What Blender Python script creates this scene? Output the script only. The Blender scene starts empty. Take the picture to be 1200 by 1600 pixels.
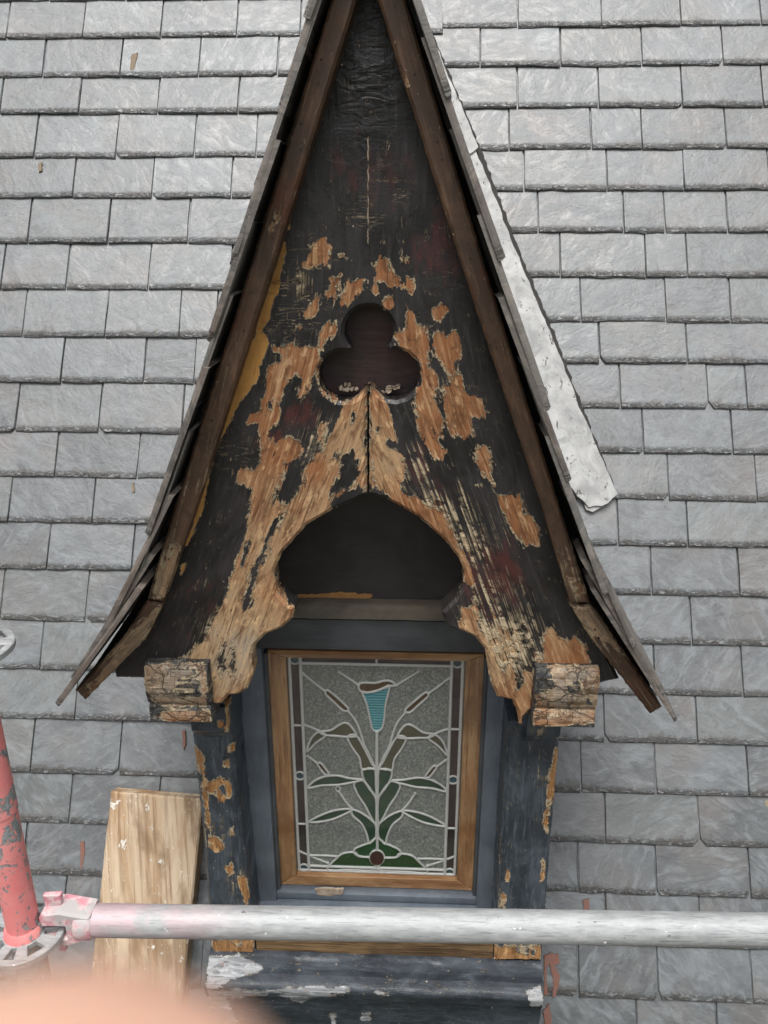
import bpy, bmesh, math, random
import numpy as np
from mathutils import Vector, Matrix, noise as mnoise
from mathutils.geometry import delaunay_2d_cdt
random.seed(7); rng = np.random.default_rng(7)
RAD = math.radians
scene = bpy.context.scene
col = scene.collection

# ------------------------------------------------------------------ camera
FPX = 1202.0                      # focal length in photograph pixels (1200 x 1600)
CZ = 8.0                          # eye height above the ground (standing on the scaffold)
PITCH, YAW = RAD(20), RAD(2.3)
CAM = np.array([0., 0., CZ])
FW = np.array([-math.sin(YAW)*math.cos(PITCH), math.cos(YAW)*math.cos(PITCH), -math.sin(PITCH)])
RT = np.array([math.cos(YAW), math.sin(YAW), 0.])
UP = np.cross(RT, FW)
cd = bpy.data.cameras.new('camera'); cam = bpy.data.objects.new('camera', cd); col.objects.link(cam)
cd.sensor_fit = 'VERTICAL'; cd.sensor_height = 24.0; cd.lens = 24.0*FPX/1600
cd.clip_start = 0.004; cd.clip_end = 3000
cd.dof.use_dof = True; cd.dof.focus_distance = 1.6; cd.dof.aperture_fstop = cd.lens/(2*1.15)
m3 = Matrix((RT, UP, -FW)).transposed()
cam.matrix_world = Matrix.Translation(CAM) @ m3.to_4x4()
scene.camera = cam
scene.render.resolution_x, scene.render.resolution_y = 768, 1024

# ------------------------------------------------------------------ sky, sun, exposure (bright overcast)
SUN_EL, SUN_AZ = RAD(70), RAD(188)          # azimuth from +Y, clockwise: behind the photographer
world = bpy.data.worlds.new('World'); scene.world = world; world.use_nodes = True
wt = world.node_tree; wt.nodes.clear()
sky = wt.nodes.new('ShaderNodeTexSky'); sky.sky_type = 'NISHITA'; sky.sun_disc = False
sky.sun_elevation = SUN_EL; sky.sun_rotation = SUN_AZ; sky.dust_density = 6.0; sky.air_density = 1.0; sky.ozone_density = 1.0
hs = wt.nodes.new('ShaderNodeHueSaturation'); hs.inputs['Saturation'].default_value = 0.22
bg = wt.nodes.new('ShaderNodeBackground'); bg.inputs['Strength'].default_value = 0.115
wo = wt.nodes.new('ShaderNodeOutputWorld')
wt.links.new(sky.outputs[0], hs.inputs['Color']); wt.links.new(hs.outputs[0], bg.inputs['Color']); wt.links.new(bg.outputs[0], wo.inputs[0])
sl = bpy.data.lights.new('sun', 'SUN'); sl.energy = 1.5; sl.angle = RAD(28); sl.color = (1, 0.975, 0.94)
sun = bpy.data.objects.new('sun', sl); col.objects.link(sun)
sdir = Vector((math.sin(SUN_AZ)*math.cos(SUN_EL), math.cos(SUN_AZ)*math.cos(SUN_EL), math.sin(SUN_EL)))
sun.rotation_euler = sdir.to_track_quat('Z', 'Y').to_euler(); sun.location = (0, -5, 20)
vs = scene.view_settings; vs.view_transform = 'Standard'; vs.look = 'None'; vs.gamma = 1.0; vs.use_curve_mapping = False
vs.exposure = 0.6

# ------------------------------------------------------------------ pixel -> place
def ray(x, y): return FW + (x-600)/FPX*RT - (y-800)/FPX*UP
def W(x, y, yp):                               # on the vertical plane y = yp
    d = ray(x, y); return Vector(CAM + d*(yp/d[1]))
def WZ(x, y, z):                               # on the level plane z
    d = ray(x, y); return Vector(CAM + d*((z-CZ)/d[2]))
RA = RAD(61.4)
RP0 = Vector((0, 1.424, CZ-1.688)); RE1 = Vector((1, 0, 0)); RE2 = Vector((0, math.cos(RA), math.sin(RA))); RN = Vector((0, -math.sin(RA), math.cos(RA)))
def roof_st(x, y):
    d = Vector(ray(x, y)); k = (RP0-Vector(CAM)).dot(RN)/d.dot(RN); q = Vector(CAM)+d*k-RP0
    return q.x, q.dot(RE2)
def RPT(s, t, h=0.): return RP0 + RE1*s + RE2*t + RN*h
def roof_y(z): return RP0.y + (z-RP0.z)/math.tan(RA)
def project(V):                                # N x 3 -> pixel
    q = V - CAM; Z = q@FW
    return np.stack([600+FPX*(q@RT)/Z, 800-FPX*(q@UP)/Z], 1)
X0 = W(575, 700, 1.20).x

# ------------------------------------------------------------------ helpers: tagging, meshes
def tag(o, label=None, cat=None, group=None, kind=None):
    if label: o['label'] = label
    if cat: o['category'] = cat
    if group: o['group'] = group
    if kind: o['kind'] = kind
    return o
def empty(name, loc):
    o = bpy.data.objects.new(name, None); col.objects.link(o); o.location = loc; o.empty_display_size = 0.1
    return o
def link(name, me, mat, parent=None, smooth=False):
    o = bpy.data.objects.new(name, me); col.objects.link(o)
    if mat and not me.materials: me.materials.append(mat)
    if smooth:
        me.polygons.foreach_set('use_smooth', [True]*len(me.polygons))
    if parent:
        o.parent = parent
        pm = parent.matrix_basis
        o.matrix_parent_inverse = pm.inverted()
    return o
def mesh(name, V, Fc):
    me = bpy.data.meshes.new(name); me.from_pydata([tuple(v) for v in V], [], Fc); me.update()
    return me
def attr(me, name, typ, arr):
    a = me.attributes.new(name, typ, 'POINT')
    a.data.foreach_set('color' if typ == 'FLOAT_COLOR' else 'vector' if typ == 'FLOAT_VECTOR' else 'value', np.asarray(arr, np.float32).ravel())
def fixnorm(me):
    bm = bmesh.new(); bm.from_mesh(me); bmesh.ops.recalc_face_normals(bm, faces=bm.faces); bm.to_mesh(me); bm.free(); me.update()
def smooth_angle(me, ang=35):
    me.polygons.foreach_set('use_smooth', [True]*len(me.polygons))
    me.set_sharp_from_angle(angle=RAD(ang))
def pip(P, poly):                              # points in polygon
    x, y = P[:, 0], P[:, 1]; ins = np.zeros(len(P), bool); n = len(poly)
    for i in range(n):
        x1, y1 = poly[i]; x2, y2 = poly[(i+1) % n]
        if y1 == y2: continue
        c = ((y1 > y) != (y2 > y)) & (x < (x2-x1)*(y-y1)/(y2-y1)+x1)
        ins ^= c
    return ins
def edist(P, poly):
    d = np.full(len(P), 1e9); n = len(poly)
    for i in range(n):
        a = np.array(poly[i], float); b = np.array(poly[(i+1) % n], float); ab = b-a; l2 = ab@ab+1e-12
        t = np.clip(((P-a)@ab)/l2, 0, 1); q = P-a-t[:, None]*ab
        d = np.minimum(d, (q*q).sum(1))
    return np.sqrt(d)
def sdf(P, polys, neg=()):                      # + inside any polygon
    s = np.full(len(P), -60.)
    for po in polys:
        d = edist(P, po); s = np.maximum(s, np.where(pip(P, po), d, -d))
    for po in neg:
        d = edist(P, po); s = np.minimum(s, np.where(pip(P, po), -d, d))
    return np.clip(s, -60, 60)
def blobs(P, bl):
    v = np.zeros(len(P))
    for (x, y, r, a) in bl: v = np.maximum(v, a*np.exp(-((P[:, 0]-x)**2+(P[:, 1]-y)**2)/(r*r)))
    return v
def densify(poly, step, jit=0.):
    out = []; n = len(poly)
    for i in range(n):
        a = np.array(poly[i], float); b = np.array(poly[(i+1) % n], float); L = np.linalg.norm(b-a); k = max(1, int(round(L/step)))
        for j in range(k):
            p = a+(b-a)*j/k
            if jit and j: p = p+rng.normal(0, jit, 2)
            out.append(p)
    return out
# a board cut from a plane: outline (and holes) in plane coordinates, dense front face, small chamfer, thickness
def board(name, fr, outline, thick, res, mat, parent, holes=(), cham=0.002, jit=0.0, front=None, step=None, warp=0.0):
    O, e1, e2, n = fr
    loops = [densify(outline, step or res, jit)]+[densify(h, step or res, jit) for h in holes]
    pts = []; edges = []; lid = []
    for L in loops:
        b = len(pts); k = len(L); pts += [tuple(p) for p in L]; edges += [(b+i, b+(i+1) % k) for i in range(k)]
    nb = len(pts); A = np.array(pts)
    # inward offset of the loop for the chamfer
    inner = A.copy(); b = 0
    for li, L in enumerate(loops):
        k = len(L); q = np.array(L); d1 = q-np.roll(q, 1, 0); d2 = np.roll(q, -1, 0)-q
        t = d1/(np.linalg.norm(d1, axis=1, keepdims=True)+1e-9)+d2/(np.linalg.norm(d2, axis=1, keepdims=True)+1e-9)
        t /= np.linalg.norm(t, axis=1, keepdims=True)+1e-9
        nn = np.stack([-t[:, 1], t[:, 0]], 1)
        area = 0.5*np.sum(q[:, 0]*np.roll(q[:, 1], -1)-np.roll(q[:, 0], -1)*q[:, 1])
        if area < 0: nn = -nn
        if li > 0: nn = -nn
        inner[b:b+k] = q+nn*cham; b += k
    lo, hi = A.min(0), A.max(0)
    gx, gy = np.meshgrid(np.arange(lo[0], hi[0], res), np.arange(lo[1], hi[1], res)); gx[::2] += res/2
    G = np.stack([gx.ravel(), gy.ravel()], 1)+rng.normal(0, res*0.08, (gx.size, 2))
    keep = pip(G, loops[0])
    for h in loops[1:]: keep &= ~pip(G, h)
    G = G[keep]
    if len(G):
        dd = np.full(len(G), 1e9)
        for L in loops: dd = np.minimum(dd, edist(G, L))
        G = G[dd > max(0.6*res, cham*1.6)]
    P2 = [Vector(p) for p in inner]+[Vector(p) for p in G]
    ov, oe, of, oiv, _, _ = delaunay_2d_cdt(P2, edges, [], 1, 1e-7, True)
    if len(ov) != len(P2):                      # merged points: map back
        mp = {}
        for i, src in enumerate(oiv):
            for s in src: mp[s] = i
    else: mp = {s: i for i, src in enumerate(oiv) for s in src}
    ov = np.array([tuple(v) for v in ov]); tri = np.array([f[:3] for f in of if len(f) == 3])
    cen = ov[tri].mean(1); kk = pip(cen, [tuple(p) for p in inner[:len(loops[0])]]); b = len(loops[0])
    for L in loops[1:]:
        kk &= ~pip(cen, [tuple(p) for p in inner[b:b+len(L)]]); b += len(L)
    tri = tri[kk]
    O = np.array(O); e1 = np.array(e1); e2 = np.array(e2); n = np.array(n)
    fo = np.zeros(len(ov))
    if front is not None: fo = front(ov)
    if warp: fo = fo+np.array([mnoise.noise((p[0]*9, p[1]*9, thick*50))*warp for p in ov])
    V = O+ov[:, :1]*e1+ov[:, 1:]*e2+fo[:, None]*n
    base = len(V)
    ringA = O+A[:, :1]*e1+A[:, 1:]*e2-(cham)*n
    if front is not None: ringA = ringA+front(A)[:, None]*n
    ringB = O+A[:, :1]*e1+A[:, 1:]*e2-thick*n
    V = np.concatenate([V, ringA, ringB]); Fc = [tuple(int(i) for i in t) for t in tri]
    b = 0
    for L in loops:
        k = len(L)
        for i in range(k):
            i0, i1 = b+i, b+(i+1) % k; f0, f1 = mp[i0], mp[i1]; a0, a1 = base+i0, base+i1; c0, c1 = base+nb+i0, base+nb+i1
            if f0 != f1: Fc.append((f0, f1, a1, a0))
            Fc.append((a0, a1, c1, c0))
        b += k
    me = mesh(name, V, Fc); fixnorm(me); smooth_angle(me, 28)
    o = link(name, me, mat, parent)
    return o
def px_frame(yp): return (Vector((0, yp, 0)), Vector((1, 0, 0)), Vector((0, 0, 1)), Vector((0, -1, 0)))
def on_y(pxs, yp): return [(W(x, y, yp).x, W(x, y, yp).z) for x, y in pxs]
def verts_of(me):
    a = np.zeros(len(me.vertices)*3, np.float32); me.vertices.foreach_get('co', a); return a.reshape(-1, 3).astype(float)
def paint_attrs(o, peel=(), neg=(), ochre=(), worn=(), red=(), wcol=(), crack=(), lump=(), grain='v', base_worn=0., scale=0.00115):
    me = o.data; V = verts_of(me); P = project(V)
    pe = sdf(P, peel, neg)*scale if len(peel) else np.full(len(P), -0.06)
    oc = sdf(P, ochre)*scale-.0035 if len(ochre) else np.full(len(P), -0.06)
    attr(me, 'pa', 'FLOAT_COLOR', np.stack([pe, oc, np.maximum(blobs(P, worn), base_worn), blobs(P, red)], 1))
    attr(me, 'pb', 'FLOAT_COLOR', np.stack([blobs(P, wcol), blobs(P, crack), blobs(P, lump), np.ones(len(P))], 1))
    x, y, z = V.T
    if grain == 'gable':
        zt = W(575, 540, PY).z; u = (zt-z)/.06; sp = np.where(u > 30, u, np.log1p(np.exp(np.minimum(u, 30))))*.06; gsh = math.tan(RAD(21))*np.where(u < -4, 0, sp)
        gc = np.stack([x-np.sign(x-X0)*gsh, -z, y], 1)
    elif grain == 'v': gc = np.stack([x, z, y], 1)
    elif grain == 'h': gc = np.stack([z, x, y], 1)
    else:
        a = RAD(grain); gc = np.stack([x*math.cos(a)+z*math.sin(a), -x*math.sin(a)+z*math.cos(a), y], 1)
    attr(me, 'gc', 'FLOAT_VECTOR', gc)
def box(name, lo, hi, mat, parent, bev=0.003, warp=0.):
    bm = bmesh.new(); bmesh.ops.create_cube(bm, size=1)
    for v in bm.verts:
        v.co = Vector([lo[i]+(hi[i]-lo[i])*(v.co[i]+.5) for i in range(3)])
    if bev: bmesh.ops.bevel(bm, geom=bm.edges[:], offset=bev, segments=2, affect='EDGES', profile=0.6)
    me = bpy.data.meshes.new(name); bm.to_mesh(me); bm.free(); smooth_angle(me, 40)
    return link(name, me, mat, parent)
def tube_mesh(name, pts, r, seg=24, cap=True, rings_per=1):
    pts = [Vector(p) for p in pts]; V = []; Fc = []; up = None
    rr = r if hasattr(r, '__len__') else [r]*len(pts)
    for i, p in enumerate(pts):
        d = (pts[min(i+1, len(pts)-1)]-pts[max(i-1, 0)]).normalized()
        if up is None: up = d.orthogonal().normalized()
        up = (up-d*up.dot(d)).normalized(); s = d.cross(up)
        for k in range(seg):
            a = 2*math.pi*k/seg; V.append(p+(up*math.cos(a)+s*math.sin(a))*rr[i])
    for i in range(len(pts)-1):
        for k in range(seg):
            k2 = (k+1) % seg; Fc.append((i*seg+k, i*seg+k2, (i+1)*seg+k2, (i+1)*seg+k))
    if cap:
        Fc.append(tuple(range(seg))[::-1]); Fc.append(tuple((len(pts)-1)*seg+k for k in range(seg)))
    me = mesh(name, V, Fc); fixnorm(me); smooth_angle(me, 50)
    return me
# a profile in (y, z) swept along x with a little unevenness
def sweep(name, x0, x1, prof, mat, parent, nx=40, amp=0.002, freq=18., sub=0.008, xf=None):
    pr = densify(prof, sub); k = len(pr); V = []; Fc = []
    for i in range(nx+1):
        x = x0+(x1-x0)*i/nx
        for p in pr:
            q = Vector((x, p[0], p[1]))
            if amp: q = q+Vector((0, 1, 1))*0+mnoise.noise_vector(q*freq)*amp+mnoise.noise_vector(q*freq*3.1)*amp*.4
            V.append(q)
    for i in range(nx):
        for j in range(k):
            j2 = (j+1) % k; Fc.append((i*k+j, i*k+j2, (i+1)*k+j2, (i+1)*k+j))
    for i in (0, nx):
        c = len(V); V.append(sum((V[i*k+j] for j in range(k)), Vector())/k)
        for j in range(k): Fc.append((i*k+j, i*k+(j+1) % k, c))
    me = mesh(name, V, Fc); fixnorm(me); smooth_angle(me, 40)
    return link(name, me, mat, parent)

# ------------------------------------------------------------------ materials
class G:
    def __init__(s, name):
        s.m = bpy.data.materials.new(name); s.m.use_nodes = True; s.t = s.m.node_tree; s.t.nodes.clear()
        s.out = s.t.nodes.new('ShaderNodeOutputMaterial'); s.b = s.t.nodes.new('ShaderNodeBsdfPrincipled'); s.t.links.new(s.b.outputs[0], s.out.inputs[0])
    def put(s, sock, v):
        if isinstance(v, bpy.types.NodeSocket): s.t.links.new(v, sock)
        elif v is not None:
            if sock.type == 'RGBA' and hasattr(v, '__len__') and len(v) == 3: v = (*v, 1)
            if sock.type == 'RGBA' and not hasattr(v, '__len__'): v = (v, v, v, 1)
            sock.default_value = v
    def n(s, typ, **kw):
        nd = s.t.nodes.new(typ)
        for k, v in kw.items(): setattr(nd, k, v)
        return nd
    def math(s, op, a, b=0., c=None, clamp=False):
        nd = s.n('ShaderNodeMath', operation=op, use_clamp=clamp); s.put(nd.inputs[0], a); s.put(nd.inputs[1], b)
        if c is not None: s.put(nd.inputs[2], c)
        return nd.outputs[0]
    def add(s, a, b): return s.math('ADD', a, b)
    def sub(s, a, b): return s.math('SUBTRACT', a, b)
    def mul(s, a, b): return s.math('MULTIPLY', a, b)
    def ss(s, x, a, b, lo=0., hi=1., smooth=True):
        nd = s.n('ShaderNodeMapRange', interpolation_type='SMOOTHSTEP' if smooth else 'LINEAR'); nd.clamp = True
        for i, v in enumerate((x, a, b, lo, hi)): s.put(nd.inputs[i], v)
        return nd.outputs[0]
    def mix(s, f, a, b, blend='MIX'):
        nd = s.n('ShaderNodeMix', data_type='RGBA', blend_type=blend); s.put(nd.inputs[0], f); s.put(nd.inputs[6], a); s.put(nd.inputs[7], b)
        return nd.outputs[2]
    def scale(s, v, k):
        nd = s.n('ShaderNodeMapping'); s.put(nd.inputs[0], v); nd.inputs['Scale'].default_value = k if hasattr(k, '__len__') else (k, k, k)
        return nd.outputs[0]
    def vadd(s, a, b):
        nd = s.n('ShaderNodeVectorMath', operation='ADD'); s.put(nd.inputs[0], a); s.put(nd.inputs[1], b); return nd.outputs[0]
    def noise(s, v, sc, det=4., rough=.55, dist=0., color=False):
        nd = s.n('ShaderNodeTexNoise'); s.put(nd.inputs['Vector'], v); nd.inputs['Scale'].default_value = sc; nd.inputs['Detail'].default_value = det
        nd.inputs['Roughness'].default_value = rough; nd.inputs['Distortion'].default_value = dist
        return nd.outputs[1 if color else 0]
    def vor(s, v, sc, feature='DISTANCE_TO_EDGE', rand=1.):
        nd = s.n('ShaderNodeTexVoronoi', feature=feature); s.put(nd.inputs['Vector'], v); nd.inputs['Scale'].default_value = sc; nd.inputs['Randomness'].default_value = rand
        return nd.outputs['Distance']
    def attr(s, name):
        nd = s.n('ShaderNodeAttribute', attribute_name=name); return nd
    def sep(s, v):
        nd = s.n('ShaderNodeSeparateXYZ'); s.put(nd.inputs[0], v); return nd.outputs
    def comb(s, x, y, z):
        nd = s.n('ShaderNodeCombineXYZ'); s.put(nd.inputs[0], x); s.put(nd.inputs[1], y); s.put(nd.inputs[2], z); return nd.outputs[0]
    def pos(s): return s.n('ShaderNodeNewGeometry').outputs['Position']
    def bump(s, h, dist=.002, strength=1., normal=None):
        nd = s.n('ShaderNodeBump'); s.put(nd.inputs['Height'], h); nd.inputs['Distance'].default_value = dist; nd.inputs['Strength'].default_value = strength
        if normal: s.put(nd.inputs['Normal'], normal)
        return nd.outputs[0]
    def fin(s, color=None, rough=None, spec=None, normal=None, metal=None, **kw):
        for k, v in (('Base Color', color), ('Roughness', rough), ('Specular IOR Level', spec), ('Normal', normal), ('Metallic', metal)):
            if v is not None: s.put(s.b.inputs[k], v)
        for k, v in kw.items(): s.put(s.b.inputs[k.replace('_', ' ')], v)
        return s.m

def mat_slate(name, lo, hi, warm, stain=1.0, rough=(.45, .64)):
    g = G(name); a = g.attr('suv').outputs['Vector']; sx, sy, sid = g.sep(a)
    p = g.pos(); off = g.comb(g.mul(sid, 37.), g.mul(sid, 91.), g.mul(sid, 53.)); q = g.vadd(p, off)
    rot = g.n('ShaderNodeVectorRotate', rotation_type='EULER_XYZ'); g.put(rot.inputs['Vector'], q)
    g.put(rot.inputs['Rotation'], g.comb(0., g.mul(g.sub(sid, .5), 2.2), 0.)); r = rot.outputs[0]
    n1 = g.noise(r, 9., 5, .6, .6); n2 = g.noise(g.scale(r, (1, 1, 2.6)), 19., 6, .66, .7); n3 = g.noise(q, 140., 3, .6)
    c = g.mix(g.ss(n1, .3, .72), lo, hi)
    tone = g.ss(g.math('FRACT', g.mul(sid, 7.77)), 0., 1., .70, 1.22, False)
    c = g.mix(1., c, g.comb(tone, tone, tone), 'MULTIPLY')
    c = g.mix(g.mul(g.ss(g.noise(q, 5., 3), .45, .68), .65), c, warm); c = g.mix(g.mul(g.ss(g.math('FRACT', g.mul(sid, 13.3)), .62, .95), .4), c, (.125, .135, .128))
    pale = g.ss(n2, .44, .68); c = g.mix(g.mul(pale, .6), c, tuple(min(1, h*1.6) for h in hi))
    # dirt along the tail: ragged upper limit, drips
    drip = g.noise(g.comb(g.mul(sx, 90.), g.mul(sy, 14.), g.mul(sid, 40.)), 1., 3, .6)
    wide = g.noise(g.comb(g.mul(sx, 7.), g.mul(sid, 60.), 0.), 1., 2)
    lim = g.add(g.mul(g.sub(drip, .45), .05), g.mul(g.ss(wide, .35, .75), .028))
    d = g.ss(g.sub(lim, sy), -.006, .006)
    spot = g.ss(g.noise(q, 22., 4, .7), .66, .74)
    c = g.mix(g.mul(d, .72*stain), c, (.060, .054, .048)); c = g.mix(g.mul(spot, .5), c, (.05, .046, .04))
    lich = g.ss(g.noise(q, 16., 2), .78, .80); c = g.mix(g.mul(lich, .5), c, (.36, .27, .12))
    low = g.noise(r, 11., 4, .5, .5); stepn = g.math('SNAP', g.noise(r, 8., 5, .62, .5), .07)
    edge = g.ss(g.math('MINIMUM', sy, .03), .0, .022, 1., 0.); chip = g.noise(g.comb(g.mul(sx, 60.), g.mul(sy, 160.), g.mul(sid, 77.)), 1., 5, .7, .8)
    h = g.add(g.add(g.mul(low, .8), g.mul(n2, .28)), g.add(g.mul(n3, .10), g.mul(stepn, 1.5))); h = g.sub(h, g.mul(g.mul(g.ss(chip, .42, .56), edge), .55))
    c = g.mix(g.mul(g.mul(g.ss(chip, .50, .60), edge), .75), c, (.042, .039, .036)); c = g.mix(g.mul(g.mul(g.ss(chip, .46, .38), edge), .5), c, (.26, .265, .265))
    return g.fin(c, g.ss(n2, .3, .7, *rough), .8, g.bump(h, .0055, .95), IOR=1.68)
M = {}
M['slate'] = mat_slate('slate', (.070, .078, .084), (.120, .132, .140), (.128, .116, .108))
M['verge'] = mat_slate('verge_slate', (.065, .055, .047), (.15, .128, .108), (.10, .065, .048), .5, (.6, .8))

def mat_peel(name, paint=(.0125, .0115, .0118), paint2=(.031, .0275, .028), woodA=(.29, .118, .046), woodB=(.40, .265, .145), woodC=(.36, .295, .22), red=(.085, .024, .022),
             gs=(60., 5.5), amp=.017, rough=.42, ochre=(.50, .255, .07), rimamt=1., fleck=.0, cover=1., vc=0.):
    g = G(name); pa = g.attr('pa'); pb = g.attr('pb'); gc = g.attr('gc').outputs['Vector']
    ps, oc, wn = g.sep(pa.outputs['Vector']); rd = pa.outputs['Alpha']; wc, ck, lu = g.sep(pb.outputs['Vector'])
    gx = g.scale(gc, (gs[0], gs[1], 8.))
    nA = g.noise(g.scale(gc, (1., .45, 1.)), 42., 7, .68, .4); nB = g.noise(gx, 1.6, 5, .65, .3); nC = g.noise(g.scale(gc, (1., .6, 1)), 170., 3, .6)
    jag = g.add(g.mul(g.sub(nA, .5), amp*2.3), g.add(g.mul(g.sub(nB, .5), amp*1.5), g.mul(g.sub(nC, .5), amp*.95)))
    m = g.add(ps, jag)
    nS = g.noise(g.scale(gc, (210., 4.5, 8.)), 1., 5, .62, .3)
    streak = g.add(g.mul(nS, .68), g.add(g.mul(nA, .14), g.mul(nB, .18)))
    m2 = g.mul(g.sub(g.add(g.mul(wn, .42), streak), .78), .02)     # weathered streaks
    mm = g.math('MAXIMUM', m, m2)
    bare = g.ss(mm, -.0003, .0003)
    rim = g.mul(g.mul(g.ss(g.math('ABSOLUTE', mm), .0027, .0006), g.ss(g.noise(gc, 60., 3), .40, .56)), rimamt)
    # bare timber
    gn = g.noise(g.scale(gc, (150., 7., 20.)), 1., 6, .65, .5); gl = g.noise(g.scale(gc, (330., 10., 20.)), 1., 3, .6, .2)
    lf = g.noise(gc, 13., 4, .6)
    wf = g.ss(g.add(wc, g.mul(g.sub(lf, .5), 1.3)), .15, .85)
    w = g.mix(wf, woodA, woodB); w = g.mix(g.mul(g.ss(g.add(wc, g.mul(g.sub(g.noise(gc, 21., 4), .5), 1.6)), .75, 1.3), .85), w, woodC)
    w = g.mix(g.mul(g.ss(gn, .46, .70), .55), w, tuple(min(1, v*1.7) for v in woodB)); w = g.mix(g.mul(g.ss(gl, .58, .68), .65), w, (.05, .025, .012))
    w = g.mix(g.mul(g.ss(g.noise(g.scale(gc, (1., .35, 1.)), 58., 5, .7, .6), .48, .66), .75), w, tuple(v*.38 for v in woodA))
    w = g.mix(g.mul(g.ss(g.noise(g.scale(gc, (1., .4, 1.)), 75., 4, .65), .54, .68), .7), w, tuple(min(1, v*1.7) for v in woodB))
    w = g.mix(g.ss(g.noise(g.scale(gc, (1.6, .35, 1.)), 70., 5, .7), .635, .66), w, tuple(v*1.5 for v in paint))
    w = g.mix(g.mul(g.ss(g.noise(gc, 34., 5, .7), .56, .72), .4), w, (.28, .085, .025))
    # paint film
    pn = g.noise(g.scale(gc, (1., .6, 1.)), 16., 6, .65, .8)
    pf = g.noise(g.scale(gc, (150., 16., 10.)), 1., 5, .66, .4)
    pc = g.mix(g.ss(pn, .35, .72), paint, paint2); pc = g.mix(g.mul(g.ss(pf, .50, .70), .5), pc, tuple(v*1.9 for v in paint2))
    rmask = g.ss(g.add(rd, g.mul(g.sub(g.noise(g.scale(gc, (1.6, .6, 1.)), 30., 5, .7), .5), 1.6)), .42, .85)
    pc = g.mix(g.mul(rmask, .8), pc, red)
    # hairline cracks across and along the grain, cream undercoat showing
    cx = g.noise(g.scale(gc, (14., 95., 10.)), 1., 5, .6, .9); ridge = g.ss(g.math('ABSOLUTE', g.sub(cx, .5)), .014, .003)
    cg = g.ss(g.noise(gc, 34., 3), .42, .54); crack = g.mul(g.mul(ridge, cg), g.ss(ck, .15, .75))
    cy = g.noise(g.scale(gc, (130., 14., 10.)), 1., 4, .6, .6); ridge2 = g.mul(g.ss(g.math('ABSOLUTE', g.sub(cy, .5)), .012, .003), g.ss(g.noise(gc, 38., 3), .56, .66))
    crack = g.math('MAXIMUM', crack, g.mul(ridge2, .55))
    fl = g.mul(g.ss(g.noise(g.scale(gc, (1.3, .8, 1.)), 120., 2), .72, .745), g.ss(g.noise(gc, 14., 2), .47, .60))
    pc = g.mix(g.math('MAXIMUM', crack, fl), pc, (.55, .44, .29))
    c = g.mix(bare, pc, w)
    # ochre filler / primer
    ob = g.ss(g.add(oc, g.mul(jag, .55)), -.0003, .0003); oc_c = g.mix(g.ss(pn, .4, .7), ochre, tuple(v*.62 for v in ochre))
    c = g.mix(ob, c, oc_c); rim2 = g.mul(g.ss(g.math('ABSOLUTE', g.add(oc, g.mul(jag, .55))), .0012, .0002), .5)
    c = g.mix(g.mul(g.math('MAXIMUM', rim, rim2), .85), c, (.62, .50, .33))
    lump = g.noise(g.scale(gc, (.7, 1.5, 1.)), 42., 3, .5, .7)
    any_ = g.math('MAXIMUM', bare, ob)
    h = g.sub(g.mul(g.add(g.add(pn, g.mul(pf, .55)), g.mul(g.noise(gc, 190., 3), .25)), .6), g.mul(any_, .9))
    h = g.add(h, g.mul(g.add(g.mul(gn, .9), g.mul(gl, .5)), bare)); h = g.add(h, g.mul(rim, .9)); h = g.sub(h, g.mul(crack, .4))
    h = g.add(h, g.mul(g.mul(lump, lu), 3.2)); h = g.add(h, g.mul(g.mul(nB, wn), .8))
    if vc:
        dv = g.vadd(gc, g.scale(g.noise(gc, 40., 4, .6, 0., True), .03)); v1 = g.vor(g.scale(dv, (1., .7, 1.)), 21.); v2 = g.vor(dv, 95.)
        vk = g.math('MAXIMUM', g.ss(v1, .028, .008), g.mul(g.ss(v2, .05, .015), g.mul(g.ss(g.noise(gc, 25., 3), .45, .6), .8))); vk = g.mul(vk, vc)
        c = g.mix(vk, c, (.018, .014, .011)); h = g.sub(h, g.mul(vk, 1.6)); h = g.add(h, g.mul(g.math('MINIMUM', v1, .1), 2.))
        c = g.mix(g.mul(g.ss(g.noise(gc, 70., 5, .7), .56, .66), .6), c, (.46, .42, .36))
    rg = g.mix(any_, g.ss(pn, .3, .7, rough-.1, rough+.14), .78)
    return g.fin(c, rg, .42, g.bump(h, .0030, .95))
M['gable'] = mat_peel('peeling_black_paint')
M['jamb'] = mat_peel('peeling_blue_grey_paint', paint=(.026, .034, .043), paint2=(.075, .092, .110), red=(.02, .02, .022), amp=.008, rough=.38, woodA=(.36, .17, .06), woodB=(.45, .28, .13))
M['bracket'] = mat_peel('cracked_bracket_paint', paint=(.022, .024, .027), paint2=(.075, .075, .073), woodA=(.33, .15, .065), woodB=(.33, .25, .17), woodC=(.25, .22, .185), amp=.009, rough=.7, gs=(40., 9.), vc=.7)
M['rafter'] = mat_peel('brown_rafter_paint', paint=(.066, .040, .027), paint2=(.125, .070, .042), woodA=(.20, .095, .045), woodB=(.30, .20, .12), woodC=(.22, .165, .115), red=(.10, .038, .02), amp=.010, rough=.5, rimamt=.6)
M['apron'] = mat_peel('painted_lead_apron', paint=(.022, .027, .034), paint2=(.055, .066, .08), woodA=(.24, .25, .26), woodB=(.38, .39, .40), woodC=(.50, .50, .50), amp=.010, rough=.4, ochre=(.4, .4, .4), rimamt=.15)

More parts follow.
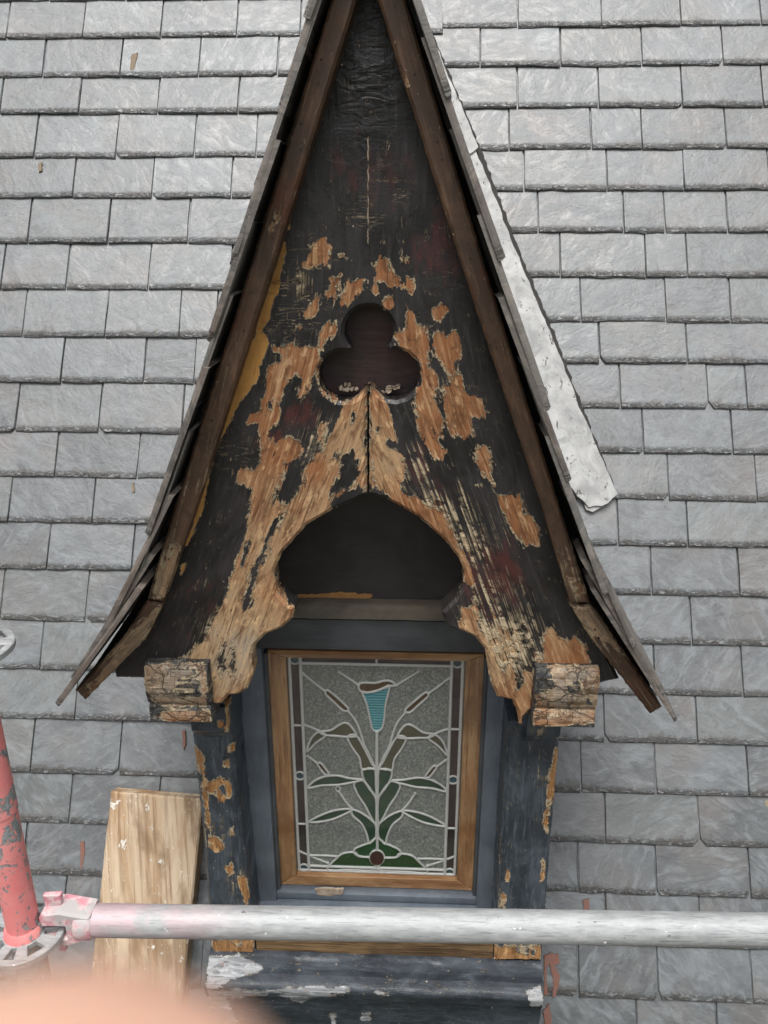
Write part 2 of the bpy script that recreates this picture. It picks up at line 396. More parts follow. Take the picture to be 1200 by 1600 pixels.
def mat_paint(name, c1, c2, rough=.4, bump=.0012, wear=.0, wearcol=(.3, .2, .1), horiz=False):
    g = G(name); p = g.pos(); k = (1, 1, .25) if not horiz else (.2, 1, 1.)
    a = g.noise(p, 8., 4, .6, .5); b = g.noise(g.scale(p, k), 75., 5, .65, .3)
    c = g.mix(g.ss(a, .32, .7), c1, c2); c = g.mix(g.mul(g.ss(b, .45, .75), .25), c, tuple(v*1.7 for v in c2))
    f = g.ss(g.noise(g.scale(p, k), 46., 5, .7), .70, .72)
    c = g.mix(g.mul(f, wear), c, wearcol)
    return g.fin(c, g.ss(b, .3, .7, rough-.08, rough+.12), .45, g.bump(g.sub(b, g.mul(f, .4*wear)), bump, .8))
M['frame_paint'] = mat_paint('blue_grey_frame_paint', (.082, .100, .124), (.128, .150, .178), .42, .0008, .25, (.28, .27, .26))
M['recess'] = mat_paint('black_recess_paint', (.022, .020, .021), (.044, .039, .040), .5, .0012, .35, (.09, .055, .03), True)
M['head'] = mat_paint('dark_head_paint', (.045, .050, .056), (.075, .081, .088), .45, .001, .3, (.16, .13, .1), True)
M['ledge'] = mat_paint('weathered_ledge', (.075, .066, .056), (.15, .125, .095), .7, .002, 1., (.30, .19, .08), True)
M['trefoil_back'] = mat_paint('trefoil_back_paint', (.026, .022, .023), (.065, .030, .028), .45, .002, .2, (.1, .04, .03), True)

def mat_wood(name, dark, mid, light, gscale=(70., 70., 5.), rough=.55, splash=0., horiz=False, knots=True, bump=.0015, dk=.8):
    g = G(name); q = g.attr('gc').outputs['Vector']
    a = g.noise(g.scale(q, (gscale[0], gscale[2], gscale[1])), 1., 6, .66, .3); b = g.noise(g.scale(q, (gscale[0]*.24, gscale[2]*.6, gscale[1]*.3)), 1., 4, .6, 1.2)
    f = g.noise(g.scale(q, (gscale[0]*4, gscale[2]*2.5, 30.)), 1., 3, .6)
    c = g.mix(g.ss(b, .32, .68), mid, light); c = g.mix(g.mul(g.ss(a, .47, .66), dk), c, dark); c = g.mix(g.mul(g.ss(f, .55, .68), .5), c, dark)
    c = g.mix(g.mul(g.ss(g.noise(g.scale(q, (1, .4, 1)), 14., 4, .65), .46, .64), .65), c, tuple(v*.5 for v in mid))
    h = g.add(a, g.mul(f, .4)); r = rough
    if splash:
        s1 = g.ss(g.noise(g.scale(q, (1., .5, 1)), 44., 5, .7, .6), .625, .645); s2 = g.ss(g.noise(q, 120., 2), .70, .715)
        s = g.mul(g.math('MAXIMUM', s1, s2), splash); c = g.mix(s, c, (.72, .68, .62)); h = g.add(h, g.mul(s, .6))
        kn = g.ss(g.vor(g.scale(q, (1, .45, 1)), 9., 'F1'), .10, .04); c = g.mix(g.mul(kn, .6), c, (.25, .09, .03))
    return g.fin(c, r, .35, g.bump(h, bump, .8))
M['sash'] = mat_wood('varnished_sash_wood', (.16, .07, .027), (.35, .175, .075), (.48, .30, .15), rough=.42)
M['oak'] = mat_wood('weathered_oak', (.03, .018, .010), (.13, .078, .036), (.26, .165, .08), (130., 70., 6.), .75, bump=.004)
M['plank'] = mat_wood('pale_softwood', (.18, .09, .038), (.39, .245, .13), (.60, .48, .345), (60., 40., 2.6), .75, splash=1., dk=.65)
M['deck'] = mat_wood('scaffold_board_wood', (.05, .045, .04), (.12, .10, .08), (.19, .165, .135), (40., 30., 2.), .8)

def mat_steel(name, pink=0.):
    g = G(name); p = g.pos(); a = g.noise(g.scale(p, (.3, 1, 1)), 105., 7, .72, .3); b = g.noise(p, 14., 4, .6); sc = g.noise(g.scale(p, (.05, 1, 1)), 420., 4, .65)
    c = g.mix(g.ss(a, .35, .68), (.31, .325, .33), (.43, .445, .445)); c = g.mix(g.mul(g.ss(sc, .54, .66), .6), c, (.16, .168, .168))
    c = g.mix(g.ss(g.noise(p, 75., 3), .715, .73), c, (.8, .8, .78)); c = g.mix(g.mul(g.ss(g.noise(g.scale(p, (.5, 1, 1)), 52., 5, .7), .66, .69), .75), c, (.1, .1, .105))
    if pink:
        x, y, z = g.sep(p); f = g.mul(g.ss(x, -.44, -.2, 1., 0.), g.ss(b, .42, .62)); f2 = g.ss(x, -.478, -.452, 1., 0.)
        c = g.mix(g.mul(g.math('MAXIMUM', f, f2), pink), c, (.72, .42, .47))
    return g.fin(c, g.ss(a, .3, .7, .50, .66), .5, g.bump(g.add(a, g.mul(sc, .4)), .0008, .7), g.ss(b, .4, .7, .15, .35))
M['steel'] = mat_steel('galvanised_steel', .42)
M['steel2'] = mat_steel('galvanised_casting')
def mat_red():
    g = G('chipped_red_paint'); p = g.pos(); a = g.noise(g.scale(p, (1, 1, .7)), 62., 7, .7, .7); b = g.noise(p, 16., 3); c0 = g.noise(p, 200., 3)
    f = g.ss(g.add(a, g.mul(g.sub(b, .5), .4)), .545, .555)
    c = g.mix(g.ss(b, .3, .7), (.76, .215, .215), (.80, .32, .30)); c = g.mix(g.mul(g.ss(c0, .5, .75), .25), c, (.85, .35, .34))
    c = g.mix(f, c, g.mix(g.ss(c0, .3, .7), (.16, .18, .185), (.34, .36, .36)))
    return g.fin(c, g.mix(f, .42, .55), .45, g.bump(g.sub(g.mul(c0, .15), f), .0006, .8))
M['red'] = mat_red()
def mat_pinkcast():
    g = G('pink_worn_casting'); p = g.pos(); a = g.noise(p, 70., 6, .7, .5); b = g.noise(p, 24., 4)
    c = g.mix(g.ss(a, .42, .56), (.60, .24, .29), (.66, .50, .50)); c = g.mix(g.ss(b, .44, .58), c, (.45, .43, .425)); c = g.mix(g.ss(g.noise(p, 110., 3), .68, .71), c, (.09, .08, .08))
    return g.fin(c, .6, .4, g.bump(a, .0012, .8))
M['pink'] = mat_pinkcast()
def mat_flash():
    g = G('weathered_lead_sheet'); p = g.pos(); a = g.noise(p, 18., 6, .65, .6); b = g.noise(g.scale(p, (1, .6, .6)), 60., 5, .7, .8)
    c = g.mix(g.ss(a, .3, .7), (.25, .255, .255), (.45, .455, .45)); c = g.mix(g.ss(b, .60, .65), c, (.055, .05, .045)); c = g.mix(g.mul(g.ss(g.noise(p, 30., 4), .6, .75), .4), c, (.38, .36, .32))
    return g.fin(c, .5, .5, g.bump(g.add(a, g.mul(b, .3)), .003, .6))
M['flash'] = mat_flash()
def mat_came():
    g = G('lead_came'); p = g.pos(); a = g.noise(p, 120., 4, .6)
    return g.fin(g.mix(a, (.38, .39, .38), (.60, .61, .59)), .45, .5, g.bump(a, .0006, .6))
M['came'] = mat_came()
def mat_glass(name, c1, c2, tr=.25, tex='fern', rough=.16):
    g = G(name); p = g.pos()
    if tex == 'fern':
        v = g.scale(p, (1, 1, .8)); w = g.noise(v, 55., 2, .5, 0., True); q = g.vadd(v, g.scale(w, .02)); h = g.noise(g.scale(q, (1., 1., 1.35)), 84., 4, .62, 3.0); ln = g.ss(h, .47, .60)
    elif tex == 'ripple':
        w = g.n('ShaderNodeTexWave', wave_type='BANDS', bands_direction='Z'); g.put(w.inputs['Vector'], p); w.inputs['Scale'].default_value = 48.; w.inputs['Distortion'].default_value = 3.5
        w.inputs['Detail'].default_value = 2.; w.inputs['Detail Scale'].default_value = 1.4; h = w.outputs['Fac']; ln = h
    else:
        h = g.noise(p, 26., 3); ln = h
    c = g.mix(ln, c1, c2)
    return g.fin(c, rough, .5, g.bump(h, .0014, .7), Transmission_Weight=tr, IOR=1.5)
M['g_clear'] = mat_glass('obscured_clear_glass', (.19, .21, .195), (.39, .42, .395), .30)
M['g_purple'] = mat_glass('dark_purple_glass', (.030, .022, .025), (.055, .04, .042), .15, 'smooth', .12)
M['g_teal'] = mat_glass('rippled_teal_glass', (.03, .17, .20), (.13, .42, .46), .1, 'ripple', .2)
M['g_olive'] = mat_glass('olive_glass', (.065, .065, .042), (.12, .12, .08), .15, 'smooth', .15)
M['g_green'] = mat_glass('dark_green_glass', (.018, .045, .028), (.04, .085, .05), .15, 'smooth', .12)
M['g_deep'] = mat_glass('deep_green_glass', (.006, .04, .012), (.012, .075, .022), .15, 'smooth', .12)
M['g_brown'] = mat_glass('brown_glass', (.06, .037, .018), (.11, .07, .035), .15, 'smooth', .15)
M['g_blue'] = mat_glass('blue_roundel_glass', (.02, .055, .075), (.05, .11, .14), .15, 'smooth', .1)
M['g_maroon'] = mat_glass('maroon_glass', (.03, .008, .008), (.06, .015, .014), .1, 'smooth', .1)
def mat_pane():
    g = G('outer_clear_glass'); t = g.t; g.t.nodes.remove(g.b)
    tr = g.n('ShaderNodeBsdfTransparent'); gl = g.n('ShaderNodeBsdfGlossy'); gl.inputs['Roughness'].default_value = .03; ge = g.n('ShaderNodeNewGeometry')
    dt = g.n('ShaderNodeVectorMath', operation='DOT_PRODUCT'); t.links.new(ge.outputs['Normal'], dt.inputs[0]); t.links.new(ge.outputs['Incoming'], dt.inputs[1])
    fz = g.add(.04, g.mul(.96, g.math('POWER', g.sub(1., g.math('ABSOLUTE', dt.outputs['Value'])), 5.)))
    mx = g.n('ShaderNodeMixShader'); g.put(mx.inputs[0], fz); t.links.new(tr.outputs[0], mx.inputs[1]); t.links.new(gl.outputs[0], mx.inputs[2]); t.links.new(mx.outputs[0], g.out.inputs[0])
    return g.m
M['pane'] = mat_pane()
def mat_flat(name, c, rough=.8, c2=None, sc=20.):
    g = G(name); p = g.pos(); a = g.noise(p, sc, 5, .6)
    return g.fin(g.mix(g.ss(a, .3, .7), c, c2 or tuple(v*.7 for v in c)), rough, .3, g.bump(a, .002, .5))
M['under'] = mat_flat('roofing_felt', (.05, .047, .045), .9)
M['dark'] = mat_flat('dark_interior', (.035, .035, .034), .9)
M['cheek'] = mat_flat('cheek_lead', (.16, .165, .17), .6, (.24, .245, .25))
M['ground'] = mat_flat('ground_cover', (.09, .10, .07), .95, (.06, .075, .045), .15)
M['brick'] = mat_flat('house_wall_render', (.33, .29, .25), .9, (.27, .24, .2), 3.)
M['markred'] = mat_flat('red_paint_smear', (.22, .095, .07), .7, (.19, .115, .095), 90.)
M['marktan'] = mat_flat('ochre_paint_drip', (.22, .165, .105), .7, (.19, .155, .115), 90.)
def mat_skin():
    g = G('skin'); p = g.pos(); a = g.noise(p, 160., 4, .6)
    return g.fin(g.mix(a, (.62, .36, .26), (.70, .44, .33)), .5, .4, g.bump(a, .0004, .5), Subsurface_Weight=.3, Subsurface_Scale=.004)
M['skin'] = mat_skin()
M['mortar'] = mat_flat('old_mortar', (.42, .35, .27), .9, (.26, .20, .15), 90.)

# ================================================================== ground and house
def plane(name, V, mat, parent=None):
    return link(name, mesh(name, V, [tuple(range(len(V)))]), mat, parent)
gr = plane('ground', [(-900, -900, 0), (900, -900, 0), (900, 900, 0), (-900, 900, 0)], M['ground']); tag(gr, kind='structure')
EAVE_T = -3.0; ev = RPT(0, EAVE_T)
hw = box('house_wall', (-4.2, ev.y+.25, 0.0), (4.2, ev.y+.55, ev.z+.02), M['brick'], None, 0)
tag(hw, 'plain rendered house wall below the slate roof', 'wall')

# ================================================================== main slate roof
roof = empty('slate_roof', RPT(0, 0)); tag(roof, 'steep grey slate roof behind the gothic dormer', 'roof')
V = [RPT(s, t, h) for h in (-.012, -.06) for s, t in ((-4.2, EAVE_T), (4.2, EAVE_T), (4.2, 4.2), (-4.2, 4.2))]
link('roof_deck', mesh('roof_deck', V, [(0, 1, 2, 3), (7, 6, 5, 4), (0, 4, 5, 1), (1, 5, 6, 2), (2, 6, 7, 3), (3, 7, 4, 0)]), M['under'], roof)
def slate_geo(w, h, th, sid, clip=.10):
    """slate lying in x (0..w), y (0..h, up the slope), z thickness; dressed ragged tail edge"""
    nb = 6; rag = lambda: random.gauss(0, .0011)
    bot = [(w*i/nb, max(-.004, rag())) for i in range(nb+1)]
    if random.random() < clip: bot[0] = (random.uniform(.006, .016), .0); bot.insert(0, (0, random.uniform(.008, .022)))
    if random.random() < clip: bot[-1] = (w-random.uniform(.006, .016), .0); bot.append((w, random.uniform(.008, .022)))
    side = [(w+rag(), h*.22), (w+rag(), h*.5)]; top = [(w, h), (0, h)]; side2 = [(rag(), h*.5), (rag(), h*.22)]
    out = bot+side+top+side2; n = len(out); cx, cy = w/2, h/2; V = []; S = []
    for (x, y) in out:                                    # inner top ring
        ins = random.uniform(.0006, .0022)
        xx = min(max(x, ins), w-ins); yy = max(y, 0)+(random.uniform(.0008, .0038) if y < .03 else 0)
        V.append((xx, yy, th+random.uniform(-.0006, .0006))); S.append((xx, yy, sid))
    for (x, y) in out: V.append((x, y, th*random.uniform(.35, .6))); S.append((x, y, sid))
    for (x, y) in out: V.append((x, y+.001, 0)); S.append((x, y, sid))
    Fc = [tuple(range(n))]+[(i, n+i, n+(i+1) % n, (i+1) % n) for i in range(n)]+[(n+i, 2*n+i, 2*n+(i+1) % n, n+(i+1) % n) for i in range(n)]
    return V, Fc, S
def slate_obj(name, w, h, th, mw, mat, parent):
    sid = random.random(); V, Fc, S = slate_geo(w, h, th, sid)
    me = mesh(name, V, Fc); attr(me, 'suv', 'FLOAT_VECTOR', S); fixnorm(me)
    o = link(name, me, mat, parent); o.matrix_basis = mw; return o
ST = .0065; SL = .285
def slate_mw(s, t):
    tilt = math.atan2(2.15*ST, SL)+random.gauss(0, .0018)
    basis = Matrix((RE1, RE2, RN)).transposed().to_4x4()
    return Matrix.Translation(RPT(s, t, 2.2*ST+random.uniform(-.0008, .0015))) @ basis @ Matrix.Rotation(random.gauss(0, .0045), 4, 'Z') @ Matrix.Rotation(-tilt, 4, 'X') @ Matrix.Rotation(random.gauss(0, .003), 4, 'Y')
LROW = [(8, [85, 203, 320, 430]), (66, [19, 136, 257, 374, 472]), (127, [75, 194, 315, 437]), (184, [9, 130, 252, 376]), (252, [62, 187, 309, 404]), (315, [0, 121, 243, 366]), (385, [52, 175, 299]), (457, [111, 238, 365]),
        (531, [44, 171, 285, 342]), (602, [-20, 103, 230, 308]), (679, [32, 161, 290]), (749, [-35, 93, 221]), (820, [21, 151]), (893, [-50, 81, 213]), (973, [9, 141]), (1049, [-62, 70, 202]), (1126, [-8, 124]), (1210, [-80, 56, 192]),
        (1287, [-20, 116, 252]), (1367, [45, 180]), (1450, [-30, 106, 240]), (1535, [38, 175])]
RROW = [(-14, [630, 750, 872, 998, 1122]), (48, [683, 808, 937, 1060, 1184]), (109, [750, 874, 1000, 1125]), (174, [808, 933, 1062, 1187]), (239, [795, 922, 1000, 1130]), (303, [818, 946, 1065, 1197]), (369, [840, 972, 1036, 1133]),
        (438, [874, 1006, 1070, 1200]), (508, [906, 1037, 1137]), (572, [935, 1070, 1203]), (642, [967, 1102, 1162]), (711, [1002, 1140]), (784, [911, 1041, 1177]), (855, [963, 1071, 1205]), (931, [1015, 1150]), (1007, [945, 1077, 1210]), (1086, [1020, 1156]),
        (1161, [942, 1085]), (1240, [906, 1022, 1164]), (1318, [943, 1089]), (1396, [902, 1022, 1167]), (1475, [945, 1090]), (1558, [902, 1025, 1170])]
stuffV, stuffF, stuffS = [], [], []
def add_slate(s0, s1, t):
    w = s1-s0-random.uniform(.0015, .004); mw = slate_mw(s0, t)
    a = project(np.array([RPT(s0, t), RPT(s1, t), RPT(s1, t+.13), RPT(s0, t+.13)]))
    if a[:, 0].max() > -5 and a[:, 0].min() < 1205 and a[:, 1].max() > -5 and a[:, 1].min() < 1605:
        slate_obj('slate', w, SL, ST, mw, M['slate'], roof)
    else:
        sid = random.random(); V, Fc, S = slate_geo(w, SL, ST, sid, .05); b = len(stuffV)
        stuffV.extend([mw @ Vector(v) for v in V]); stuffF.extend([tuple(b+i for i in f) for f in Fc]); stuffS.extend(S)
SM = X0; SEXT = 3.2
def run_row(t, js, lo, hi):
    """joints js (s values) plus random continuation to lo and hi"""
    js = sorted(js)
    while js[0] > lo: js.insert(0, js[0]-random.choice((.235, .235, .24, .19)))
    while js[-1] < hi: js.append(js[-1]+random.choice((.235, .235, .24, .19)))
    for a, b in zip(js, js[1:]): add_slate(a, b, t)
def dorm_half(t):   # half width of the dormer where it meets the roof (slates run a little under it)
    z = RPT(0, t).z-CZ
    if z > .62: return 0.
    if z > -.60: return max(0., (.45-z)*.385-.10)
    if z > -1.62: return .30
    return 0.
for rows, side in ((LROW, -1), (RROW, 1)):
    ts = []
    for y, xs in rows:
        t = roof_st(200 if side < 0 else 1050, y)[1]; ts.append(t); ym = y-32
        js = [roof_st(x, ym)[0] for x in xs]; edge = SM+side*dorm_half(t)
        if side < 0: run_row(t, [j for j in js if j < edge+.05], -SEXT, edge)
        else: run_row(t, [j for j in js if j > edge-.05], edge, SEXT)
    t = ts[0]+.128
    while t < 3.9: run_row(t, [SM+random.uniform(-.12, .12)*1], SM if side > 0 else -SEXT, SEXT if side > 0 else SM); t += .128
    t = ts[-1]-.122
    while t > EAVE_T: run_row(t, [SM+random.uniform(-.12, .12)], SM if side > 0 else -SEXT, SEXT if side > 0 else SM); t -= .122
me = mesh('slate_courses', stuffV, stuffF); attr(me, 'suv', 'FLOAT_VECTOR', stuffS); fixnorm(me)
tag(link('slate_courses', me, M['slate'], roof), kind='stuff')
# paint smears and drips on single slates
def mark(poly, mat):
    out = [roof_st(x, y) for x, y in poly]
    fr = (RPT(0, 0, .0215), RE1, RE2, RN); o = board('paint_smear', fr, out, .004, .02, mat, roof, cham=.0003, jit=.0007, step=.004)
for po in ([(130, 1312), (137, 1311), (138, 1330), (134, 1354), (131, 1352)], [(908, 1402), (917, 1400), (918, 1420), (911, 1424)]): mark(po, M['markred'])
for po in ([(848, 1488), (858, 1484), (871, 1486), (872, 1500), (864, 1502), (873, 1522), (866, 1550), (861, 1552), (862, 1525), (856, 1500), (852, 1505), (853, 1548), (848, 1550)], [(288, 1140), (293, 1140), (294, 1163), (290, 1170)], [(846, 1575), (856, 1562), (860, 1590), (850, 1600)]): mark(po, M['markred'])
for po in ([(209, 93), (219, 90), (216, 104), (213, 117), (207, 117)], [(245, 521), (251, 518), (252, 526), (248, 531)], [(210, 757), (213, 755), (215, 770), (211, 772)], [(65, 262), (70, 259), (71, 272), (66, 276)]): mark(po, M['marktan'])
# weathered lead valley sheets on the right of the dormer
def flashing(pxs, hgt, th=.004):
    out = [roof_st(x, y) for x, y in pxs]
    fr = (RPT(0, 0, hgt), RE1, RE2, RN)
    o = board('lead_flashing', fr, out, th, .02, M['flash'], roof, cham=.001, jit=.0015, warp=.006)
flashing([(640, 30), (672, 60), (700, 135), (722, 185), (746, 244), (728, 256), (700, 200), (670, 120)], .040)
flashing([(700, 240), (742, 247), (752, 268), (800, 392), (860, 535), (905, 650), (960, 776), (945, 790), (915, 796), (880, 760), (800, 560), (730, 380)], .034)
flashing([(905, 780), (946, 783), (942, 792), (922, 803), (912, 799)], .028)
board('flashing_underlay', (RPT(0, 0, .026), RE1, RE2, RN), [roof_st(x, y) for x, y in [(640, 30), (676, 60), (706, 135), (752, 244), (760, 268), (808, 392), (867, 535), (911, 650), (955, 760), (900, 770), (730, 380)]], .004, .03, M['under'], roof, cham=.001, jit=.002, step=.012)

# ================================================================== the dormer
D = empty('gothic_dormer', (X0, 1.3, CZ-1.65)); tag(D, 'gothic timber dormer with peeling black paint, trefoil and stained glass window', 'dormer')
# --- gable panel with pointed arch and trefoil
PY = 1.20
outer = [(575, -90), (530, 0), (412, 400), (283, 800), (236, 945), (178, 1045), (180, 1060), (222, 1061), (240, 1070), (322, 1070), (327, 1102), (345, 1101), (357, 1088), (372, 1086), (387, 1077), (395, 1055), (392, 1030), (397, 1010), (415, 992), (440, 982), (457, 967),
         (460, 950), (447, 943), (432, 925), (427, 895), (440, 865), (480, 820), (520, 797), (573.4, 772.5),
         (573.4, 600), (576.9, 600), (577, 772.5), (606, 781), (653, 808), (694, 844), (717, 873), (726, 895), (724, 917), (712, 936), (690, 957), (698, 981), (717, 985), (742, 996), (758, 1015), (762, 1041), (767, 1070), (777, 1090), (800, 1095), (808, 1112), (812, 1134), (820, 1120), (832, 1108), (836, 1072),
         (935, 1070), (950, 1066), (968, 1062), (910, 945), (862, 800), (735, 400), (614, 0)]
def circ(cx, cy, r, a0, a1, n): return [(cx+r*math.cos(a), cy+r*math.sin(a)) for a in np.linspace(RAD(a0), RAD(a1), n)]
tl = (537, 588, 40); tr_ = (616, 586, 40); tt = (576, 517, 38.5)
tref = circ(*tt, 130, 410, 26)                       # top lobe, clockwise in the picture
tref = circ(*tt, 135, 405, 28)+circ(*tr_, -97, 157, 24)+circ(*tl, 23, 277, 24)
# the slit below the trefoil runs into it: cut both as one opening by ending the slit just under the cusp
i = outer.index((573.4, 600)); outer[i] = (574.0, 603.5); outer[i+1] = (576.2, 603.5)
gp = board('gable_panel', px_frame(PY), on_y(outer, PY), .048, .0042, M['gable'], D, holes=[on_y(tref, PY)], cham=.0055, jit=.0004)
c2 = lambda L: [(360+x/2.857, 350+y/2.857) for x, y in L]
peel = [c2(p) for p in (
    [(320, 190), (350, 130), (345, 95), (390, 85), (420, 55), (440, 85), (465, 90), (450, 140), (440, 200), (405, 180), (360, 215)],
    [(475, 130), (500, 110), (530, 125), (525, 160), (480, 170)],
    [(650, 180), (680, 145), (705, 160), (700, 200), (750, 235), (765, 285), (740, 270), (710, 275), (680, 255), (650, 250), (665, 215)],
    [(768, 148), (792, 148), (794, 180), (768, 177)], [(788, 243), (822, 238), (832, 312), (805, 302), (788, 277)],
    [(515, 300), (540, 260), (595, 255), (590, 290), (555, 340), (520, 360), (490, 360)], [(678, 348), (712, 333), (717, 372), (695, 382)], [(632, 285), (652, 285), (650, 302), (634, 302)],
    [(893, 383), (930, 370), (962, 378), (945, 420), (920, 442)], [(310, 405), (350, 370), (385, 320), (395, 360), (370, 420), (330, 425)],
    [(455, 240), (487, 225), (484, 290), (468, 345), (452, 402), (462, 320), (440, 335), (412, 322), (445, 290)], [(300, 458), (318, 456), (318, 472), (302, 472)],
    [(735, 500), (770, 470), (785, 370), (820, 400), (830, 450), (875, 460), (880, 540), (870, 570), (890, 640), (915, 690), (915, 750), (895, 770), (940, 870), (945, 960), (965, 1020), (920, 1060), (895, 1040), (870, 960), (840, 900), (820, 800), (845, 720), (850, 640), (840, 610), (790, 590), (760, 530)],
    [(905, 490), (950, 485), (955, 510), (1000, 490), (1030, 510), (1030, 580), (1010, 640), (1040, 680), (1060, 750), (1130, 790), (1145, 855), (1085, 880), (1090, 950), (1020, 950), (980, 950), (960, 880), (950, 730), (990, 720), (960, 650), (930, 600), (905, 560)],
    [(1083, 988), (1142, 998), (1172, 1090), (1177, 1162), (1130, 1132), (1098, 1080)], [(1092, 1160), (1115, 1160), (1112, 1180), (1095, 1178)],
    [(180, 540), (230, 550), (380, 540), (395, 450), (460, 430), (480, 480), (440, 510), (400, 570), (385, 650), (345, 740), (330, 790), (310, 770), (330, 680), (290, 665), (250, 680), (240, 740), (215, 800), (215, 870), (190, 940), (195, 970), (300, 965), (325, 1000), (300, 1040), (250, 1070), (225, 1130), (180, 1230), (160, 1300), (80, 1300), (95, 1180), (40, 1150), (25, 1120), (70, 1085), (110, 1100), (130, 1050), (120, 960), (130, 890), (65, 890), (90, 850), (150, 840), (130, 790), (160, 730), (160, 600)],
    [(610, 715), (612, 1190), (560, 1160), (470, 1230), (400, 1300), (240, 1300), (300, 1180), (350, 1080), (400, 1030), (430, 960), (470, 880), (510, 800), (560, 780)],
    [(622, 715), (690, 780), (730, 850), (740, 960), (690, 980), (740, 1010), (775, 1080), (770, 1240), (700, 1200), (640, 1170), (622, 1150)], [(370, 970), (400, 900), (425, 890), (415, 940), (385, 985)], [(380, 640), (420, 740), (500, 790), (470, 795), (400, 750)])]
peel += [[(780, 778), (815, 768), (825, 800), (840, 825), (838, 850), (820, 855), (800, 825), (785, 795)],
         [(388, 795), (385, 830), (368, 880), (355, 920), (340, 960), (322, 1000), (300, 1010), (290, 1030), (240, 1035), (230, 1050), (330, 1060), (320, 1110), (345, 1110), (372, 1096), (402, 1060), (402, 1030), (410, 1005), (440, 990), (465, 960), (440, 925), (432, 895), (445, 865), (485, 820), (525, 797), (500, 785), (470, 785)],
         [(848, 985), (862, 978), (878, 995), (890, 1000), (903, 984), (915, 1010), (920, 1050), (838, 1052), (850, 1020)],
         [(605, 785), (655, 812), (700, 850), (722, 880), (728, 915), (742, 912), (735, 880), (712, 845), (690, 805), (650, 775), (625, 770)],
         [(722, 950), (740, 942), (752, 975), (775, 1010), (800, 1040), (838, 1050), (838, 1115), (812, 1140), (795, 1100), (770, 1095), (760, 1045), (752, 1015), (735, 992), (715, 990)]]
neg = [c2(p) for p in ([(538, 845), (555, 832), (562, 885), (540, 890)], [(500, 1045), (550, 1005), (578, 1060), (585, 1110), (560, 1150), (500, 1190), (440, 1210), (490, 1120)], [(160, 800), (195, 775), (185, 830), (150, 850)], [(130, 610), (165, 570), (215, 580), (215, 610), (160, 620)], [(470, 1010), (490, 1005), (480, 1040), (440, 1060)], [(625, 1090), (640, 1095), (645, 1150), (625, 1160)], [(655, 895), (670, 900), (665, 935), (650, 930)])]
neg += [[(392, 838), (386, 862), (378, 880), (381, 855)], [(440, 800), (452, 795), (430, 825), (415, 850), (408, 845), (425, 815)], [(405, 868), (398, 905), (390, 945), (380, 968), (382, 930), (392, 890)], [(412, 850), (422, 858), (410, 880), (405, 872)], [(345, 1010), (352, 1000), (356, 1030), (346, 1062), (338, 1050)], [(362, 1000), (370, 1010), (366, 1050), (358, 1060)], [(770, 1010), (790, 1005), (800, 1030), (785, 1045)], [(805, 1010), (818, 1020), (815, 1075), (806, 1080)]]
ochre = [[(450, 340), (458, 338), (456, 366), (448, 362)], [(442, 375), (450, 372), (446, 405), (441, 430), (444, 445), (430, 470), (422, 500), (410, 516), (424, 535), (416, 560), (400, 600), (380, 625), (367, 650), (347, 690), (337, 720), (327, 760), (322, 790), (307, 830), (292, 860), (285, 852), (300, 818), (313, 770), (326, 710), (340, 660), (360, 610), (380, 560), (396, 512), (412, 468), (428, 418)], [(279, 878), (293, 876), (291, 899), (277, 902)]]
crackb = [(440, 470, 70, 1), (470, 420, 55, 1), (610, 290, 50, .55), (575, 330, 40, .5), (660, 520, 40, .5), (720, 640, 60, .4), (700, 420, 60, .35), (360, 700, 50, .5)]
paint_attrs(gp, peel, neg, ochre,
    worn=[(735, 850, 70, .50), (790, 1010, 70, .80), (690, 800, 60, .56), (770, 930, 70, .46), (650, 730, 50, .46), (330, 1000, 50, .5), (850, 1040, 45, .72), (355, 1070, 40, .7), (510, 690, 50, .5), (470, 440, 40, .5), (450, 560, 40, .45)],
    red=[(470, 650, 45, .75), (430, 690, 40, .6), (640, 735, 40, .7), (690, 770, 40, .6), (740, 610, 40, .4), (690, 390, 80, .7), (590, 270, 80, .6), (520, 250, 50, .5), (770, 900, 90, .75), (320, 930, 45, .55), (350, 960, 30, .6), (360, 660, 30, .5), (700, 700, 40, .4), (300, 1000, 30, .4), (660, 700, 30, .6)],
    wcol=[(450, 850, 130, .75), (360, 1010, 120, 1.1), (560, 690, 75, .75), (600, 720, 60, .75), (790, 1020, 110, .75), (720, 850, 70, .55), (420, 720, 60, .3), (700, 620, 50, .35), (640, 560, 40, .35)],
    crack=crackb, lump=[(575, 110, 75, 1), (575, 30, 60, .8), (560, 190, 60, .5)], grain='gable')
for (ya, yb) in ((215, 252), (256, 300), (304, 352), (356, 382), (437, 444)):
    pts = [W(575+random.gauss(0, .5), ya+(yb-ya)*q/8, PY-.0003) for q in range(9)]
    link('seam_crack', tube_mesh('seam_crack', pts, [.0002]+[random.uniform(.0005, .0012) for _ in range(7)]+[.0002], 6), M['mortar'], D)
